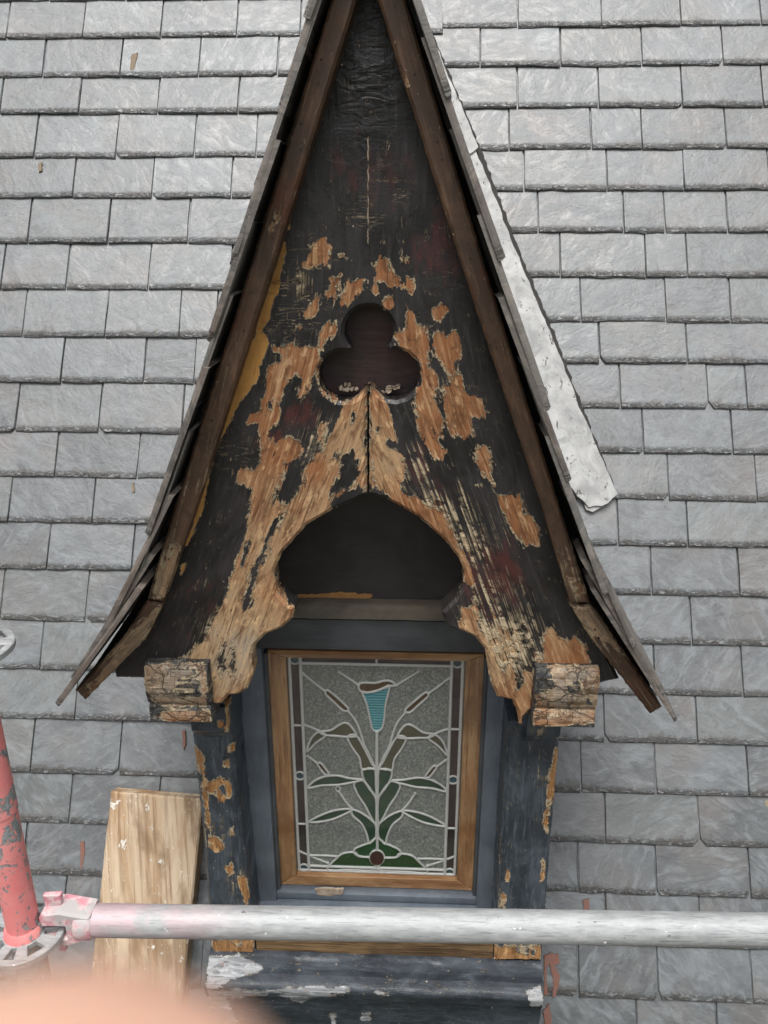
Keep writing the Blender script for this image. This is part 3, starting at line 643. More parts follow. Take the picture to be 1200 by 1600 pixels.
# dark boarding behind the trefoil and lumps of old mortar lying in its lower lobes
BY = PY+.052
board('trefoil_backing', px_frame(BY), on_y([(575, 440), (470, 560), (470, 660), (680, 660), (680, 560)], BY), .02, .03, M['trefoil_back'], D, cham=.001)
for cx, cy, n_ in ((540, 606, 9), (610, 610, 7)):
    for q in range(n_):
        px_, py_ = cx+random.gauss(0, 7), cy+random.gauss(0, 3.2); r_ = random.uniform(2.2, 6.0)
        po_ = [(px_+r_*random.uniform(.6, 1.25)*math.cos(t_), py_+r_*random.uniform(.5, 1.0)*math.sin(t_)) for t_ in np.linspace(0, 6.283, 10)[:-1]]
        yy_ = BY-random.uniform(.008, .022); board('mortar_crumb', px_frame(yy_), on_y(po_, yy_), .012, .004, M['mortar'], D, cham=.001, jit=.0006, step=.003, warp=.006)
# --- barge rafters and their tails
RY = 1.165
raf = [[(574.5, -35), (556, 0), (430, 402), (303, 800), (253, 941), (230, 937), (270, 800), (396, 400), (517, 0), (574.5, -183)], [(575.5, -35), (591, 0), (717, 400), (850, 800), (892, 943), (923, 943), (877, 800), (753, 400), (634, 0), (575.5, -183)]]
tails = [[(229, 939), (254, 944), (226, 1000), (132, 1095), (116, 1080), (190, 1000)], [(891, 947), (924, 946), (962, 1000), (1035, 1106), (1017, 1117), (925, 1000)]]
rp = [([(260, 935), (275, 880), (285, 850), (275, 850), (255, 890), (240, 935)], [(250, 920, 40, .8), (270, 860, 30, .6)], []),
      ([(900, 930), (905, 900), (915, 925)], [(905, 920, 40, .4)], [])]
for k in (0, 1):
    o = board('barge_rafter', px_frame(RY), on_y(raf[k], RY), .062, .0065, M['rafter'], D, cham=.004, jit=.0003)
    fl = [[(430, 330), (436, 325), (434, 345), (426, 350)], [(422, 350), (428, 352), (422, 368)]] if k == 0 else [[(612, 65), (618, 66), (616, 72)], [(634, 120), (638, 135), (634, 138)]]
    rr = [(440, 310, 90, .7), (380, 500, 80, .6), (345, 650, 60, .5)] if k == 0 else [(760, 450, 90, .5), (700, 300, 60, .4)]
    paint_attrs(o, fl+[rp[k][0]], worn=[(250, 900, 60, .75), (310, 760, 60, .3)] if k == 0 else [(890, 900, 60, .5)], red=rr, wcol=[(250, 920, 80, 1)], crack=[], grain=-18 if k == 0 else 18, base_worn=.16)
    t = board('rafter_tail', px_frame(RY+.004), on_y(tails[k], RY+.004), .058, .006, M['rafter'], D, cham=.004, jit=.0006)
    paint_attrs(t, [[(245, 945), (255, 945), (215, 1010), (150, 1080), (125, 1090), (150, 1060), (200, 1000)]] if k == 0 else [[(895, 952), (925, 950), (950, 985), (985, 1030), (960, 1010), (920, 985)]],
                worn=[(200, 1010, 60, .9)] if k == 0 else [(920, 980, 60, .7), (1000, 1080, 40, .3)], red=[(1000, 1080, 60, .7)] if k else [], wcol=[(200, 1000, 120, 1.1)] if k == 0 else [(930, 980, 90, 1.2)], grain=-48 if k == 0 else 35, base_worn=.3)
    # worm holes and old nail holes in the rafters
M['hole_and_shade'] = mat_flat('nail_hole', (.006, .005, .004), .9)  # black of the nail holes, also the painted shade on the dormer boarding
for x, y, r in [(502, 93, 2.2), (498, 130, 1.6), (470, 193, 2.0), (471, 233, 1.5), (428, 345, 2.6), (426, 372, 1.4), (383, 437, 1.6), (381, 517, 2), (357, 570, 1.6), (331, 657, 2.4), (328, 690, 1.5), (648, 116, 1.8), (683, 222, 1.8), (690, 250, 1.6), (735, 404, 1.6), (776, 543, 1.5), (850, 780, 1.8), (866, 830, 1.6), (930, 985, 1.5), (936, 998, 1.8)]:
    p = W(x, y, RY-.0002); rr = r*.9/FPX*1.15
    me = tube_mesh('nail_hole', [p+Vector((0, -.0012, 0)), p+Vector((0, .004, 0))], [rr*.6, rr], 7); link('nail_hole', me, M['hole_and_shade'], D)
# --- projecting wall-plate ends (brackets)
for k, (xa, xb, ya, yb, yc) in enumerate([(223, 322, 1043, 1106, 1132), (839, 939, 1049, 1113, 1141)]):
    fy = 1.172
    a = W(xa, ya, fy); b = W(xb, ya, fy); zt = a.z if k else b.z; zm = W(xa, yb, fy).z; zb = W(xa, yc, fy).z; h = zt-zm
    prof = [(1.26, zt), (fy+.012, zt), (fy+.004, zt-h*.10), (fy, zt-h*.35), (fy+.001, zt-h*.65), (fy+.008, zt-h*.92), (fy+.014, zm+.002), (fy+.008, zm-.002), (fy+.004, zm-.012), (fy+.005, zb+.006), (fy+.012, zb), (1.9, zb), (1.9, zt-.02), (1.26, zt-.02)]
    o = sweep('bracket', a.x, b.x, prof, M['bracket'], D, 44, .0016, 30., .0045)
    if k == 0:
        pl = [[(228, 1040), (320, 1036), (324, 1105), (275, 1106), (245, 1098), (232, 1085), (226, 1068)], [(250, 1115), (275, 1110), (328, 1108), (330, 1130), (275, 1133), (262, 1125), (240, 1120)]]; ng = [[(280, 1060), (312, 1062), (314, 1085), (285, 1095), (270, 1080)], [(300, 1045), (308, 1050), (302, 1058)]]
    else:
        pl = [[(855, 1040), (945, 1040), (945, 1120), (836, 1118), (836, 1085), (858, 1082), (868, 1062)], [(835, 1118), (940, 1118), (940, 1130), (900, 1130), (880, 1138), (835, 1136)]]; ng = [[(885, 1070), (905, 1062), (910, 1078), (890, 1088)], [(915, 1090), (930, 1095), (920, 1105)]]
    xx = (xa+xb)/2
    paint_attrs(o, pl, ng, worn=[(xx, 1085, 60, .5)], wcol=[(xx, 1070, 60, 1.15), (xx, 1130, 40, .2)], crack=[(xx, 1080, 60, .8)], grain='h')
# --- jamb posts with small capitals
JY = 1.30
jl = [(300, 1140), (362, 1140), (378, 1300), (398, 1492), (331, 1492), (316, 1300)]; jr = [(795, 1130), (876, 1130), (862, 1300), (846, 1502), (772, 1502), (783, 1300)]
pj = [([[(303, 1165), (314, 1178), (319, 1212), (312, 1210), (305, 1190)], [(318, 1225), (345, 1214), (361, 1226), (360, 1242), (352, 1256), (341, 1248), (338, 1235), (327, 1240)], [(318, 1180), (325, 1230), (329, 1300), (323, 1290), (316, 1220)], [(325, 1305), (345, 1310), (352, 1325), (335, 1335), (327, 1325)], [(358, 1295), (364, 1292), (366, 1305), (358, 1308)], [(368, 1372), (388, 1368), (391, 1395), (386, 1420), (376, 1390)], [(352, 1355), (362, 1350), (368, 1365), (356, 1368)], [(330, 1468), (396, 1468), (398, 1495), (330, 1495)], [(350, 1190), (360, 1187), (358, 1197), (350, 1200)], [(358, 1160), (378, 1164), (362, 1176), (356, 1172)]], [[(340, 1228), (352, 1226), (354, 1240), (345, 1244)], [(360, 1470), (380, 1472), (375, 1480)]]),
      ([[(868, 1168), (878, 1172), (872, 1215), (862, 1250), (854, 1300), (848, 1285), (856, 1235), (862, 1195)], [(846, 1340), (852, 1345), (850, 1372), (843, 1378)], [(785, 1395), (790, 1400), (789, 1420), (784, 1418)], [(792, 1360), (797, 1362), (795, 1378), (790, 1376)], [(772, 1478), (845, 1478), (845, 1505), (772, 1505)], [(776, 1300), (783, 1300), (772, 1420), (768, 1410)]], [[(800, 1480), (838, 1482), (836, 1495), (812, 1490)]])]
for k, J in enumerate((jl, jr)):
    o = board('jamb_post', px_frame(JY), on_y(J, JY), .14, .006, M['jamb'], D, cham=.007, jit=.0008)
    paint_attrs(o, pj[k][0], pj[k][1], worn=[(340, 1300, 40, .35), (385, 1380, 40, .5), (350, 1480, 40, .8)] if k == 0 else [(855, 1220, 25, .5), (810, 1490, 40, .7), (785, 1400, 20, .3)], wcol=[(345, 1480, 40, .5), (810, 1490, 40, .5), (335, 1300, 50, .3)], grain='v')
for k, (x0, x1, y0, y1) in enumerate([(296, 357, 1104, 1150), (826, 874, 1110, 1157)]):
    CYF = 1.262; a = W(x0, y0, CYF); b = W(x1, y1, CYF)
    prof = [(1.44, a.z), (CYF, a.z), (CYF, b.z+.012), (CYF+.006, b.z+.004), (CYF+.022, b.z-.010), (CYF+.034, b.z-.028), (1.44, b.z-.028)]
    o = sweep('capital', min(a.x, b.x), max(a.x, b.x), prof, M['jamb'], D, 16, .0008, 25., .008)
    paint_attrs(o, [[(340, 1128), (347, 1125), (349, 1135), (340, 1137)], [(352, 1090), (360, 1090), (362, 1140), (353, 1142)]] if k == 0 else [[(803, 1090), (813, 1095), (812, 1135), (806, 1130)]], worn=[(840, 1140, 20, .5)], grain='v')
# --- dark boarding in the arch, weathered ledge, painted head
AY = 1.385
board('tympanum', px_frame(AY), on_y([(575, 700), (400, 830), (395, 950), (745, 950), (745, 830)], AY), .03, .03, M['recess'], D, cham=.001)
l0 = W(440, 944, 1.36); l1 = W(735, 944, 1.36); lz = W(440, 968, 1.36).z
sweep('ledge', W(385, 944, 1.36).x, W(765, 944, 1.36).x, [(1.384, l0.z+.004), (1.368, l0.z), (1.362, l0.z-.006), (1.360, lz+.004), (1.366, lz), (1.384, lz)], M['ledge'], D, 50, .0012, 30., .006)
op = board('filler_patch', px_frame(AY-.0015), on_y([(463, 930), (500, 928), (535, 925), (560, 929), (581, 928), (578, 939), (530, 940), (495, 942), (463, 941)], AY-.0015), .002, .006, M['mortar'], D, cham=.0006, jit=.0012, step=.006)
M['filler'] = mat_flat('ochre_filler', (.42, .22, .085), .8, (.33, .165, .06), 60.); op.data.materials.clear(); op.data.materials.append(M['filler'])
HY = 1.375
hz0 = W(575, 968, HY).z-.002; hz1 = W(575, 1017, HY).z
SX0, SX1 = W(413, 1200, 1.415).x, W(757, 1200, 1.415).x            # sash outer (made upright below)
SX0 = (W(413, 1020, 1.415).x+W(440, 1387, 1.415).x)/2; SX1 = (W(757, 1018, 1.415).x+W(743, 1385, 1.415).x)/2
SZ1 = W(585, 1019, 1.415).z; SZ0 = W(590, 1387, 1.415).z
JXl = W(365, 1150, 1.40).x; JXr = W(792, 1150, 1.40).x
box('head', (JXl-.05, HY, hz1), (JXr+.05, HY+.08, hz0), M['head'], D, .004)
# --- window frame lining (blue grey)
FY = 1.388
wf = empty('window_frame', ((SX0+SX1)/2, FY, SZ0)); wf.parent = D; wf.matrix_parent_inverse = D.matrix_basis.inverted()
box('frame_stile', (JXl-.06, FY, SZ0-.06), (SX0-.004, FY+.09, SZ1+.02), M['frame_paint'], wf, .004)
box('frame_stile', (SX1+.004, FY, SZ0-.06), (JXr+.06, FY+.09, SZ1+.02), M['frame_paint'], wf, .004)
box('bead', (SX0-.018, FY+.006, SZ0-.022), (SX1+.018, FY+.07, SZ0-.002), M['frame_paint'], wf, .004)
for x0, x1 in ((SX0-.004, SX0+.004), (SX1-.004, SX1+.004)): box('bead', (x0, FY+.012, SZ0), (x1, FY+.06, SZ1), M['head'], wf, .002)
brz = W(580, 1418, 1.365).z
box('bottom_rail', (JXl-.005, FY-.022, brz-.09), (JXr+.005, FY+.06, SZ0-.024), M['frame_paint'], wf, .004)
pt = board('filler_patch', px_frame(FY+.004), on_y([(492, 1390), (505, 1388), (537, 1389), (536, 1397), (515, 1401), (496, 1399)], FY+.004), .004, .006, M['mortar'], wf, cham=.001, jit=.001, step=.005, warp=.003)
# --- sash: varnished timber
SY = 1.415
sash = empty('stained_glass_sash', ((SX0+SX1)/2, SY, SZ0)); sash.parent = D; sash.matrix_parent_inverse = D.matrix_basis.inverted()
GX0, GX1 = SX0+.0405, SX1-.0405; GZ1 = SZ1-.018; GZ0 = SZ0+.030
def wbar(name, pts, grain):
    o = board(name, px_frame(SY), pts, .035, .02, M['sash'], sash, cham=.0015, step=.02)
    V = verts_of(o.data); gc = np.stack([V[:, 0], V[:, 2], V[:, 1]], 1) if grain == 'v' else np.stack([V[:, 2]+3, V[:, 0], V[:, 1]], 1)
    attr(o.data, 'gc', 'FLOAT_VECTOR', gc)
e = .0006
wbar('sash_stile', [(SX0, SZ0), (GX0, GZ0+e), (GX0, GZ1-e), (SX0, SZ1)], 'v'); wbar('sash_stile', [(SX1, SZ0), (GX1, GZ0+e), (GX1, GZ1-e), (SX1, SZ1)], 'v')
wbar('sash_rail', [(SX0+e, SZ1), (GX0+e, GZ1), (GX1-e, GZ1), (SX1-e, SZ1)], 'h'); wbar('sash_rail', [(SX0+e, SZ0), (GX0+e, GZ0), (GX1-e, GZ0), (SX1-e, SZ0)], 'h')
# --- leaded glass; drawing read off the window, laid on the glass plane
GY = SY+.016
cg = lambda x, y: (lambda v: (v.x, v.z))(W(380+x/3, 960+y/3, GY))
def came(pts, r=.0025, closed=False, px=True):
    P = [Vector((*cg(*p),)) if px else Vector(p) for p in pts]
    # Catmull-Rom smoothing
    n = len(P); out = []
    if n > 2:
        for i in range(n if closed else n-1):
            p0 = P[(i-1) % n] if closed or i else P[0]; p1 = P[i]; p2 = P[(i+1) % n]; p3 = P[(i+2) % n] if closed or i+2 < n else P[-1]
            for t in (0, .25, .5, .75):
                out.append(.5*((2*p1)+(p2-p0)*t+(2*p0-5*p1+4*p2-p3)*t*t+(3*p1-p0-3*p2+p3)*t**3))
        out.append(P[0] if closed else P[-1])
    else: out = P
    pts3 = [Vector((q.x, GY-.0022+random.uniform(-.0002, .0002), q.y)) for q in out]
    link('lead_came', tube_mesh('lead_came', pts3, [r*random.uniform(.9, 1.12)*(1.4 if i_ in (0, len(pts3)-1) and not closed else 1.) for i_, _ in enumerate(pts3)], 8), M['came'], sash)
    return out
XC = cg(627, 700)[0]
def mir(pts): return [(2*XC-x, z) for x, z in pts]
def pane(pts2, mat, lift=.0012, name='glass_pane'):
    fr = (Vector((0, GY-lift, 0)), Vector((1, 0, 0)), Vector((0, 0, 1)), Vector((0, -1, 0)))
    V = [(x, GY-lift, z) for x, z in pts2]; n = len(V); c = (sum(v[0] for v in V)/n, GY-lift, sum(v[2] for v in V)/n)
    bm = bmesh.new(); vs_ = [bm.verts.new(v) for v in V]; bm.faces.new(vs_); bmesh.ops.triangulate(bm, faces=bm.faces[:])
    ex = bmesh.ops.extrude_face_region(bm, geom=bm.faces[:]); bmesh.ops.translate(bm, verts=[g_ for g_ in ex['geom'] if isinstance(g_, bmesh.types.BMVert)], vec=(0, .0008, 0)); bmesh.ops.recalc_face_normals(bm, faces=bm.faces[:])
    me = bpy.data.meshes.new(name); bm.to_mesh(me); bm.free(); return link(name, me, mat, sash)
def both(pts, mat=None, closed=True, line=True):
    L = [cg(*p) for p in pts]
    for q in (L, mir(L)):
        o = came(q, closed=closed, px=False) if line else [Vector(p) for p in q]
        if mat:
            q2 = [(p.x, p.y) for p in (o[:-1] if closed and line else o)]; pane(q2, M[mat])
box('background_glass', (GX0-.008, GY, GZ0-.008), (GX1+.008, GY+.003, GZ1+.008), M['g_clear'], sash, 0)
BX0, BX1 = GX0+.0055, GX1-.0055; IX0, IX1 = GX0+.029, GX1-.029; BZ1, BZ0 = GZ1-.004, GZ0+.004; IZ1, IZ0 = GZ1-.020, GZ0+.017
ZM = cg(258, 753)[1]; zt1 = cg(245, 517)[1]; zt2 = cg(265, 978)[1]
for x in (BX0, IX0, IX1, BX1): came([(x, BZ0), (x, BZ1)], .0026, px=False)
for z in (BZ0, IZ0, IZ1): came([(IX0 if z != BZ0 else BX0, z), (IX1 if z != BZ0 else BX1, z)], .0025, px=False)
for a, b in ((BX0, IX0), (IX1, BX1)):
    for z in (zt1, zt2): came([(a, z), (b, z)], .0018, px=False)
    zs = [BZ0, zt2, ZM, zt1, BZ1]
    for z0, z1 in zip(zs, zs[1:]): pane([(a, z0+.001), (b, z0+.001), (b, z1-.001), (a, z1-.001)], M['g_purple'], .0008)
for z0, z1 in ((IZ1, GZ1+.004), (BZ0, IZ0)):
    for a, b in ((IX0+.001, XC-.0005), (XC+.0005, IX1-.001)): pane([(a, z0), (b, z0), (b, z1), (a, z1)], M['g_purple'], .0008)
    came([(XC, z0), (XC, z1)], .0018, px=False)
for x in ((BX0+IX0)/2, (BX1+IX1)/2):
    for z in (GZ1-.012, ZM, GZ0+.0105):
        R_ = .0105; cpts = [(x+R_*math.cos(a), z+R_*math.sin(a)) for a in np.linspace(0, 2*math.pi, 14)[:-1]]
        came(cpts, .0022, True, False); pane(cpts, M['g_blue'], .0016, 'glass_roundel')
# flower
lip = [(540, 332), (555, 318), (620, 318), (660, 308), (692, 310), (716, 328), (690, 333), (660, 342), (620, 357), (580, 363), (550, 356)]
o = came(lip, closed=True); pane([(p.x, p.y) for p in o[:-1]], M['g_brown'])
cup = [(558, 362), (580, 363), (620, 357), (660, 342), (686, 335), (668, 420), (661, 490), (650, 532), (627, 545), (606, 534), (596, 495), (580, 420)]
o = came(cup, closed=True); pane([(p.x, p.y) for p in o[:-1]], M['g_teal'])
came([(627, 545), (627, 1045)]); came([(716, 330), (770, 297), (825, 262)]); came([(445, 265), (500, 300), (545, 332)])
came([(627, 1160), (627, 1195)])
both([(272, 268), (330, 315), (387, 360)], None, False)
both([(385, 358), (400, 354), (450, 395), (492, 436), (486, 450), (465, 445), (425, 408), (390, 375)], 'g_brown')
both([(490, 448), (530, 500), (553, 560), (568, 610), (598, 670), (622, 722)], None, False)
both([(360, 546), (410, 540), (450, 515), (480, 505), (506, 522), (530, 565), (490, 571), (430, 566), (385, 562)], 'g_olive')
both([(360, 546), (325, 570), (306, 610), (300, 640), (340, 600), (385, 566)], 'g_olive')
both([(287, 515), (325, 528), (360, 546)], None, False)
both([(490, 571), (530, 565), (570, 630), (600, 690), (620, 720), (588, 718), (556, 722), (545, 670), (512, 622)], 'g_olive')
both([(558, 726), (590, 722), (618, 724), (622, 790), (622, 850), (590, 806), (566, 772)], 'g_green')
both([(298, 658), (325, 677), (350, 697)], None, False)
both([(350, 697), (366, 695), (402, 744), (384, 747), (356, 712)], 'g_brown')
both([(304, 810), (330, 780), (380, 757), (440, 752), (500, 765), (560, 772), (500, 786), (440, 796), (370, 798)], 'g_green')
both([(520, 790), (560, 774), (590, 812), (622, 862), (622, 975), (598, 945), (570, 890), (537, 840)], 'g_green')
came(circ(445, 815, 11, 0, 330, 10), .0014, True)
both([(448, 824), (478, 870), (510, 908)], None, False)
both([(310, 970), (370, 935), (440, 913), (512, 910), (470, 936), (400, 962)], 'g_green')
both([(512, 912), (560, 930), (600, 960), (622, 985), (622, 1042), (606, 1056), (590, 1070), (580, 1030), (556, 978), (514, 940)], 'g_green')
both([(310, 1125), (380, 1126), (440, 1130)], None, False); both([(262, 1105), (330, 1135), (400, 1162)], None, False)
both([(627, 1046), (600, 1064), (560, 1078), (526, 1094), (520, 1114), (545, 1130), (600, 1136), (627, 1136)], 'g_deep')
both([(524, 1112), (470, 1116), (436, 1142), (395, 1192), (500, 1193), (626, 1193), (626, 1140), (545, 1131)], 'g_deep')
cc = circ(627, 1135, 33, 0, 335, 14); o = came(cc, .0026, True); pane([(p.x, p.y) for p in o[:-1]], M['g_maroon'], .0052, 'glass_roundel')
# clear storm pane in front of the leaded light
box('outer_pane', (SX0+.003, SY-.012, SZ0+.003), (SX1-.003, SY-.009, SZ1-.003), M['pane'], sash, 0)
# dark room behind
box('attic_darkness', (SX0-.05, GY+.30, SZ0-.1), (SX1+.05, GY+.34, SZ1+.1), M['dark'], D, 0)
# --- oak sill pieces and painted lead apron
def oak(x0, x1, y0, y1, yp, dep=.08):
    a = W(x0, y0, yp); b = W(x1, y1, yp)
    o = sweep('oak_sill', min(a.x, b.x), max(a.x, b.x), [(yp+dep, a.z), (yp+.004, a.z), (yp, a.z-.006), (yp+.001, b.z), (yp+dep, b.z)], M['oak'], D, 40, .0012, 40., .006)
    V = verts_of(o.data); attr(o.data, 'gc', 'FLOAT_VECTOR', np.stack([V[:, 2], V[:, 0], V[:, 1]], 1))
oak(399, 769, 1458, 1506, 1.306, .035)
T0 = W(327, 1494, 1.294); T1 = W(847, 1502, 1.294); ztop = (T0.z+T1.z)/2; N0 = W(580, 1546, 1.245).z; N1 = W(580, 1562, 1.25).z; Lw = W(580, 1640, 1.262)
ap = sweep('lead_apron', T0.x, T1.x, [(1.36, ztop-.02), (1.303, ztop), (1.290, ztop-.003), (1.278, ztop-.02), (1.262, N0+.016), (1.252, N0+.004), (1.243, N0-.002), (1.240, N0-.010), (1.246, N1+.002), (1.258, N1-.004), (1.262, N1-.02), (1.262, Lw.z), (1.245, Lw.z-.10), (1.36, Lw.z-.12)], M['apron'], D, 90, .0022, 16., .007)
paint_attrs(ap, [[(322, 1490), (372, 1492), (392, 1498), (412, 1510), (408, 1522), (385, 1525), (360, 1532), (335, 1545), (322, 1540)], [(345, 1545), (400, 1548), (470, 1541), (545, 1540), (545, 1552), (500, 1556), (470, 1564), (430, 1552), (380, 1556), (345, 1560)], [(588, 1549), (612, 1550), (608, 1557), (590, 1556)], [(516, 1585), (524, 1584), (525, 1610), (518, 1610)], [(565, 1584), (578, 1582), (577, 1594), (566, 1595)], [(822, 1548), (846, 1540), (848, 1570), (830, 1572)], [(326, 1545), (345, 1548), (375, 1600), (330, 1620)]],
            worn=[(600, 1552, 200, .2)], wcol=[(340, 1515, 30, .9), (830, 1560, 30, .9)], lump=[(600, 1520, 250, .25)], grain='h')
# --- cheeks: the side walls running back into the roof
for xs in (W(303, 1150, JY).x+.012, W(872, 1150, JY).x-.012):
    zt = W(300, 1100, JY).z; zb = CZ-1.75
    V = []
    for dx in (-.008, .008): V += [(xs+dx, JY+.1, zb), (xs+dx, JY+.1, zt), (xs+dx, roof_y(zt)+.05, zt), (xs+dx, roof_y(zb)+.05, zb)]
    link('cheek', mesh('cheek', V, [(0, 1, 2, 3), (7, 6, 5, 4), (0, 4, 5, 1), (1, 5, 6, 2), (2, 6, 7, 3), (3, 7, 4, 0)]), M['cheek'], D)
# --- dormer roof slopes: slates laid on a bell-cast profile
VT = .0082; VL = .29; VG = .108
for k in (0, 1):
    sg = -1 if k == 0 else 1
    ap2 = W(575, -183, RY); kk = W(230, 938, RY) if k == 0 else W(924, 944, RY); tt_ = W(112, 1084, RY) if k == 0 else W(1040, 1108, RY)
    prof = [Vector((tt_.x, tt_.z)), Vector((kk.x, kk.z)), Vector((ap2.x, ap2.z))]
    d01 = (prof[1]-prof[0]).normalized(); prof[0] = prof[0]+d01*.006
    seg = [(prof[1]-prof[0]).length, (prof[2]-prof[1]).length]; LT = sum(seg)
    def at(s):
        if s <= seg[0]: return prof[0]+(prof[1]-prof[0])*(s/seg[0])
        return prof[1]+(prof[2]-prof[1])*((s-seg[0])/seg[1])
    def nrm(s):
        d = (at(min(s+.06, LT))-at(max(s-.06, 0))).normalized(); return Vector((d.y, -d.x)) if sg > 0 else Vector((-d.y, d.x))
    flare = .0 if k == 0 else .022
    sl = empty('dormer_roof_slope', (kk.x, 1.3, kk.z)); sl.parent = D; sl.matrix_parent_inverse = D.matrix_basis.inverted()
    # boarding under the slates, set back from the verge; near-black colour paints in the gap's shade
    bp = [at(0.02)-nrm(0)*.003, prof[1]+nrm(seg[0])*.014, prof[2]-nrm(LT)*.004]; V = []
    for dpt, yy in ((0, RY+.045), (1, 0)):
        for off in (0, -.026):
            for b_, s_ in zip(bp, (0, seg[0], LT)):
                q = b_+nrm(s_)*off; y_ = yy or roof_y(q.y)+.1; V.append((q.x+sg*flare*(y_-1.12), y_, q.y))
    link('boarding', mesh('boarding', V, [(0, 1, 7, 6), (1, 2, 8, 7), (3, 9, 10, 4), (4, 10, 11, 5), (0, 3, 4, 1), (1, 4, 5, 2), (0, 6, 9, 3), (2, 5, 11, 8)]), M['hole_and_shade'], sl)
    s = 0.; c = 0
    while s < LT-.02:
        L = min(VL, LT-s+.01)
        lowp = at(s)+nrm(s)*((.003+1.9*VT)*min(1., .2+s*7.)*(1-.5*s/LT)+random.uniform(-.001, .002)); upp = at(min(s+L, LT))+nrm(min(s+L, LT))*(.003+.2*VT)
        yb = roof_y(lowp.y)+.10; y = 1.118+random.uniform(-.006, .010)+(0.0 if c % 2 else 0.); first = True
        w0 = .20 if c % 2 else .12
        while y < yb:
            w = w0 if first else .21
            e2 = Vector((upp.x-lowp.x, 0, upp.y-lowp.y)); L3 = e2.length; e2.normalize()
            bdir = Vector((sg*flare, 1, 0)).normalized()
            e1 = bdir if sg > 0 else -bdir
            n3 = e1.cross(e2).normalized()
            org = Vector((lowp.x+sg*flare*(y-1.118), y, lowp.y))
            if sg < 0: org = org+bdir*w
            mw = Matrix.Translation(org) @ Matrix((e1, n3.cross(e1), n3)).transposed().to_4x4() @ Matrix.Rotation(random.gauss(0, .010), 4, 'Z') @ Matrix.Rotation(random.gauss(0, .006), 4, 'X')
            slate_obj('slate', w-.003, L3, VT*random.uniform(.65, 1.25), mw, M['verge'], sl)
            y += w; first = False
        # doubling course under the lowest slates
        if c == 0:
            pass
        s += VG*random.uniform(.93, 1.07) if s > 0 else .055; c += 1
# ridge roll
rd = W(575, -200, RY)
link('ridge_roll', tube_mesh('ridge_roll', [(rd.x, 1.10, rd.z+.03), (rd.x, 2.9, rd.z+.03)], .028, 16), M['flash'], D)

# ================================================================== plank leaning on the roof
pk = [roof_st(x, y) for x, y in [(190, 1227), (260, 1233), (329, 1239), (310, 1425), (295, 1570), (282, 1700), (140, 1700), (153, 1570), (172, 1400)]]
def edgewave(L): return L
po = board('timber_plank', (RPT(0, 0, .075), RE1, RE2, RN), [roof_st_ for roof_st_ in pk], .05, .012, M['plank'], None, cham=.004, jit=.0004)
V = verts_of(po.data); rel = V-np.array(RPT(0, 0)); su = rel@np.array(RE1); tv = rel@np.array(RE2); a = RAD(-7)
attr(po.data, 'gc', 'FLOAT_VECTOR', np.stack([su*math.cos(a)-tv*math.sin(a), su*math.sin(a)+tv*math.cos(a), rel@np.array(RN)], 1))
tag(po, 'pale weathered timber plank with white paint splashes lying on the slates', 'plank')

# ================================================================== scaffold
ZL = CZ-1.008                                             # ledger height
TR = .02415
PSt = WZ(37, 1447, ZL)
std = empty('scaffold_standard', (PSt.x, PSt.y, CZ-1.65)); tag(std, 'upright red scaffold tube with chipped paint and ring rosettes', 'scaffold tube')
zz = [CZ-2.6, CZ-1.2, ZL-.012]; link('tube', tube_mesh('tube', [(PSt.x, PSt.y, z) for z in zz], TR, 40), M['steel2'], std)
link('tube', tube_mesh('tube', [(PSt.x, PSt.y, z) for z in (ZL-.012, ZL+.22, ZL+.221, ZL+1.9)], [TR, TR, TR+.0012, TR+.0012], 40), M['red'], std)
def rosette(z):
    ring = lambda r, n: [(r*math.cos(a), r*math.sin(a)) for a in np.linspace(0, 2*math.pi, n+1)[:-1]]
    holes = []
    for i in range(8):
        a = i*math.pi/4; r0, r1 = .032, .052; w = .20 if i % 2 else .115
        holes.append([(r0*math.cos(a-w), r0*math.sin(a-w)), (r0*math.cos(a+w), r0*math.sin(a+w)), (r1*math.cos(a+w*1.3), r1*math.sin(a+w*1.3)), (r1*math.cos(a-w*1.3), r1*math.sin(a-w*1.3))])
    holes.append(ring(TR+.0004, 32))
    board('rosette', (Vector((PSt.x, PSt.y, z)), Vector((1, 0, 0)), Vector((0, 1, 0)), Vector((0, 0, 1))), ring(.0615, 48), .009, .02, M['steel2'], std, holes=holes, cham=.0012, step=.006)
rosette(ZL-.008); rosette(ZL+.492)
link('collar', tube_mesh('collar', [(PSt.x, PSt.y, ZL-.008), (PSt.x, PSt.y, ZL+.002), (PSt.x, PSt.y, ZL+.006)], [TR+.006, TR+.004, TR+.001], 32), M['red'], std)
lp0 = WZ(190, 1438.5, ZL); lp1 = WZ(1200, 1453, ZL)
ldir = (lp1-lp0); ldir.z = 0; ldir.normalize()
la = Vector((PSt.x, PSt.y, ZL))+ldir*.095; la = Vector((la.x, lp0.y+(la.x-lp0.x)*ldir.y/ldir.x, ZL))
led = empty('scaffold_ledger', la); tag(led, 'horizontal galvanised scaffold tube crossing in front of the window', 'scaffold tube')
lb = la+ldir*2.45
link('tube', tube_mesh('tube', [la, la+ldir*.8, la+ldir*1.6, lb], TR, 48), M['steel'], led)
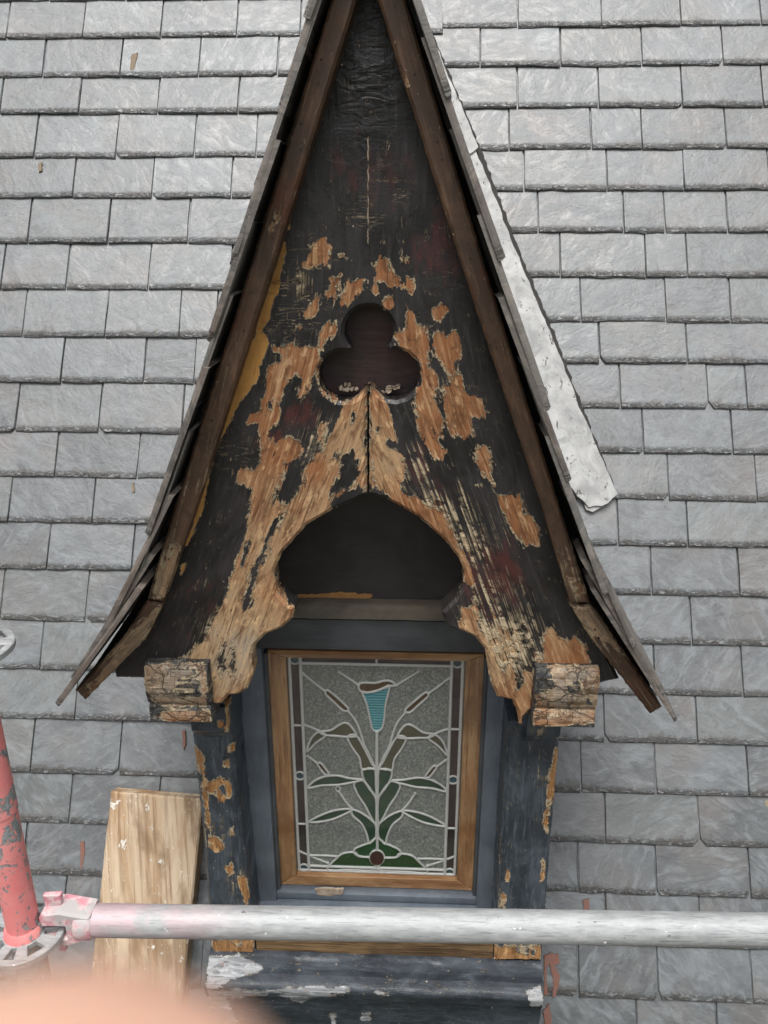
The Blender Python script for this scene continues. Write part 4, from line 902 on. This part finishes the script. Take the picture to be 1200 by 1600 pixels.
for sgn, end, bas in ((1, la, ldir), (-1, lb, -ldir)):
    # cast ledger head: tapered jaws gripping the rosette, slotted for the wedge
    fr_e1 = bas; nrm_ = Vector((bas.y, -bas.x, 0)); 
    prof = [(.012, .0245), (-.012, .029), (-.034, .034), (-.062, .030), (-.068, .020), (-.066, .0035), (-.030, .0035), (-.030, -.0185), (-.066, -.0185), (-.068, -.030), (-.055, -.038), (-.028, -.036), (-.010, -.029), (.012, -.0245)]
    board('ledger_head', (end-nrm_*-.018, bas, Vector((0, 0, 1)), nrm_), prof, .036, .012, M['pink'], led, cham=.004, step=.008)
    link('head_collar', tube_mesh('head_collar', [end-bas*.014, end-bas*.006, end+bas*.008, end+bas*.012], [.0262, .0275, .0275, .0246], 32), M['pink'], led)
    wd = end-bas*.046
    prof = [(-.016, .052), (.012, .054), (.009, .01), (.004, -.062), (-.006, -.062), (-.014, 0)]
    board('wedge', (wd+nrm_*.004, bas, Vector((0, 0, 1)), nrm_), prof, .008, .012, M['pink'], led, cham=.0012, step=.008)
# working platform under the photographer (its boards mirror faintly in the window)
dz = CZ-1.66
deck = empty('scaffold_deck', (0, 0, dz)); tag(deck, 'timber scaffold boards of the working platform in front of the roof', 'scaffold deck')
for i in range(7):
    y0 = .99-.232*(i+1)
    o = box('board', (-2.4, y0, dz-.038+random.uniform(-.002, .002)), (2.4, y0+.225, dz+random.uniform(-.003, 0)), M['deck'], deck, .004)
    V = verts_of(o.data); attr(o.data, 'gc', 'FLOAT_VECTOR', np.stack([V[:, 1], V[:, 0], V[:, 2]], 1))
for x in (-1.2, .6, 2.0): link('transom', tube_mesh('transom', [(x, -.75, dz-.065), (x, 1.1, dz-.065)], TR, 20), M['steel2'], deck)

# ================================================================== the photographer's hand, one finger strayed in front of the lens
def cpos(r, u, f): return Vector(CAM+RT*r+UP*u+FW*f)
sk_v = []; sk_e = []; sk_r = []
def chain(pts, start=None):
    prev = start
    for (r, u, f, rad) in pts:
        sk_v.append(cpos(r, u, f)); sk_r.append(rad); i = len(sk_v)-1
        if prev is not None: sk_e.append((prev, i))
        prev = i
    return prev
wr = chain([(-.060, -.215, -.075, .026)]); palm = chain([(-.060, -.165, -.040, .030)], wr)
for (mx, my, mz, L) in (((-.042, -.120, -.010), None, None, 0),): pass
i0 = chain([(-.045, -.112, -.004, .0135), (-.034, -.074, .020, .0105), (-.021, -.050, .0255, .0098), (-.0115, -.0290, .0235, .0120), (-.0078, -.0160, .0225, .0118)], palm)
chain([(-.062, -.118, .000, .0130), (-.072, -.090, .026, .0102), (-.062, -.070, .040, .0092), (-.048, -.066, .042, .0080)], palm)
chain([(-.078, -.126, .000, .0125), (-.090, -.104, .026, .0098), (-.080, -.086, .040, .0088), (-.066, -.082, .042, .0078)], palm)
chain([(-.092, -.138, -.004, .0115), (-.104, -.120, .018, .0088), (-.098, -.106, .030, .0080), (-.086, -.102, .034, .0070)], palm)
chain([(-.035, -.165, -.030, .0160), (-.012, -.140, -.030, .0125), (.004, -.118, -.034, .0108), (.012, -.104, -.036, .0090)], palm)
chain([(-.062, -.30, -.16, .034), (-.065, -.40, -.26, .040)], wr)
me = bpy.data.meshes.new('person_hand'); me.from_pydata([tuple(v) for v in sk_v], sk_e, []); me.update()
hand = link('person_hand', me, M['skin'])
sm = hand.modifiers.new('skin', 'SKIN'); sm.use_smooth_shade = True
if not me.skin_vertices: me.attributes.new
for i, d in enumerate(me.skin_vertices[0].data): d.radius = (sk_r[i], sk_r[i]); d.use_root = (i == 1)
ss_ = hand.modifiers.new('sub', 'SUBSURF'); ss_.levels = 2; ss_.render_levels = 2
tag(hand, 'bare hand with one blurred fingertip raised in front of the slates', 'hand')
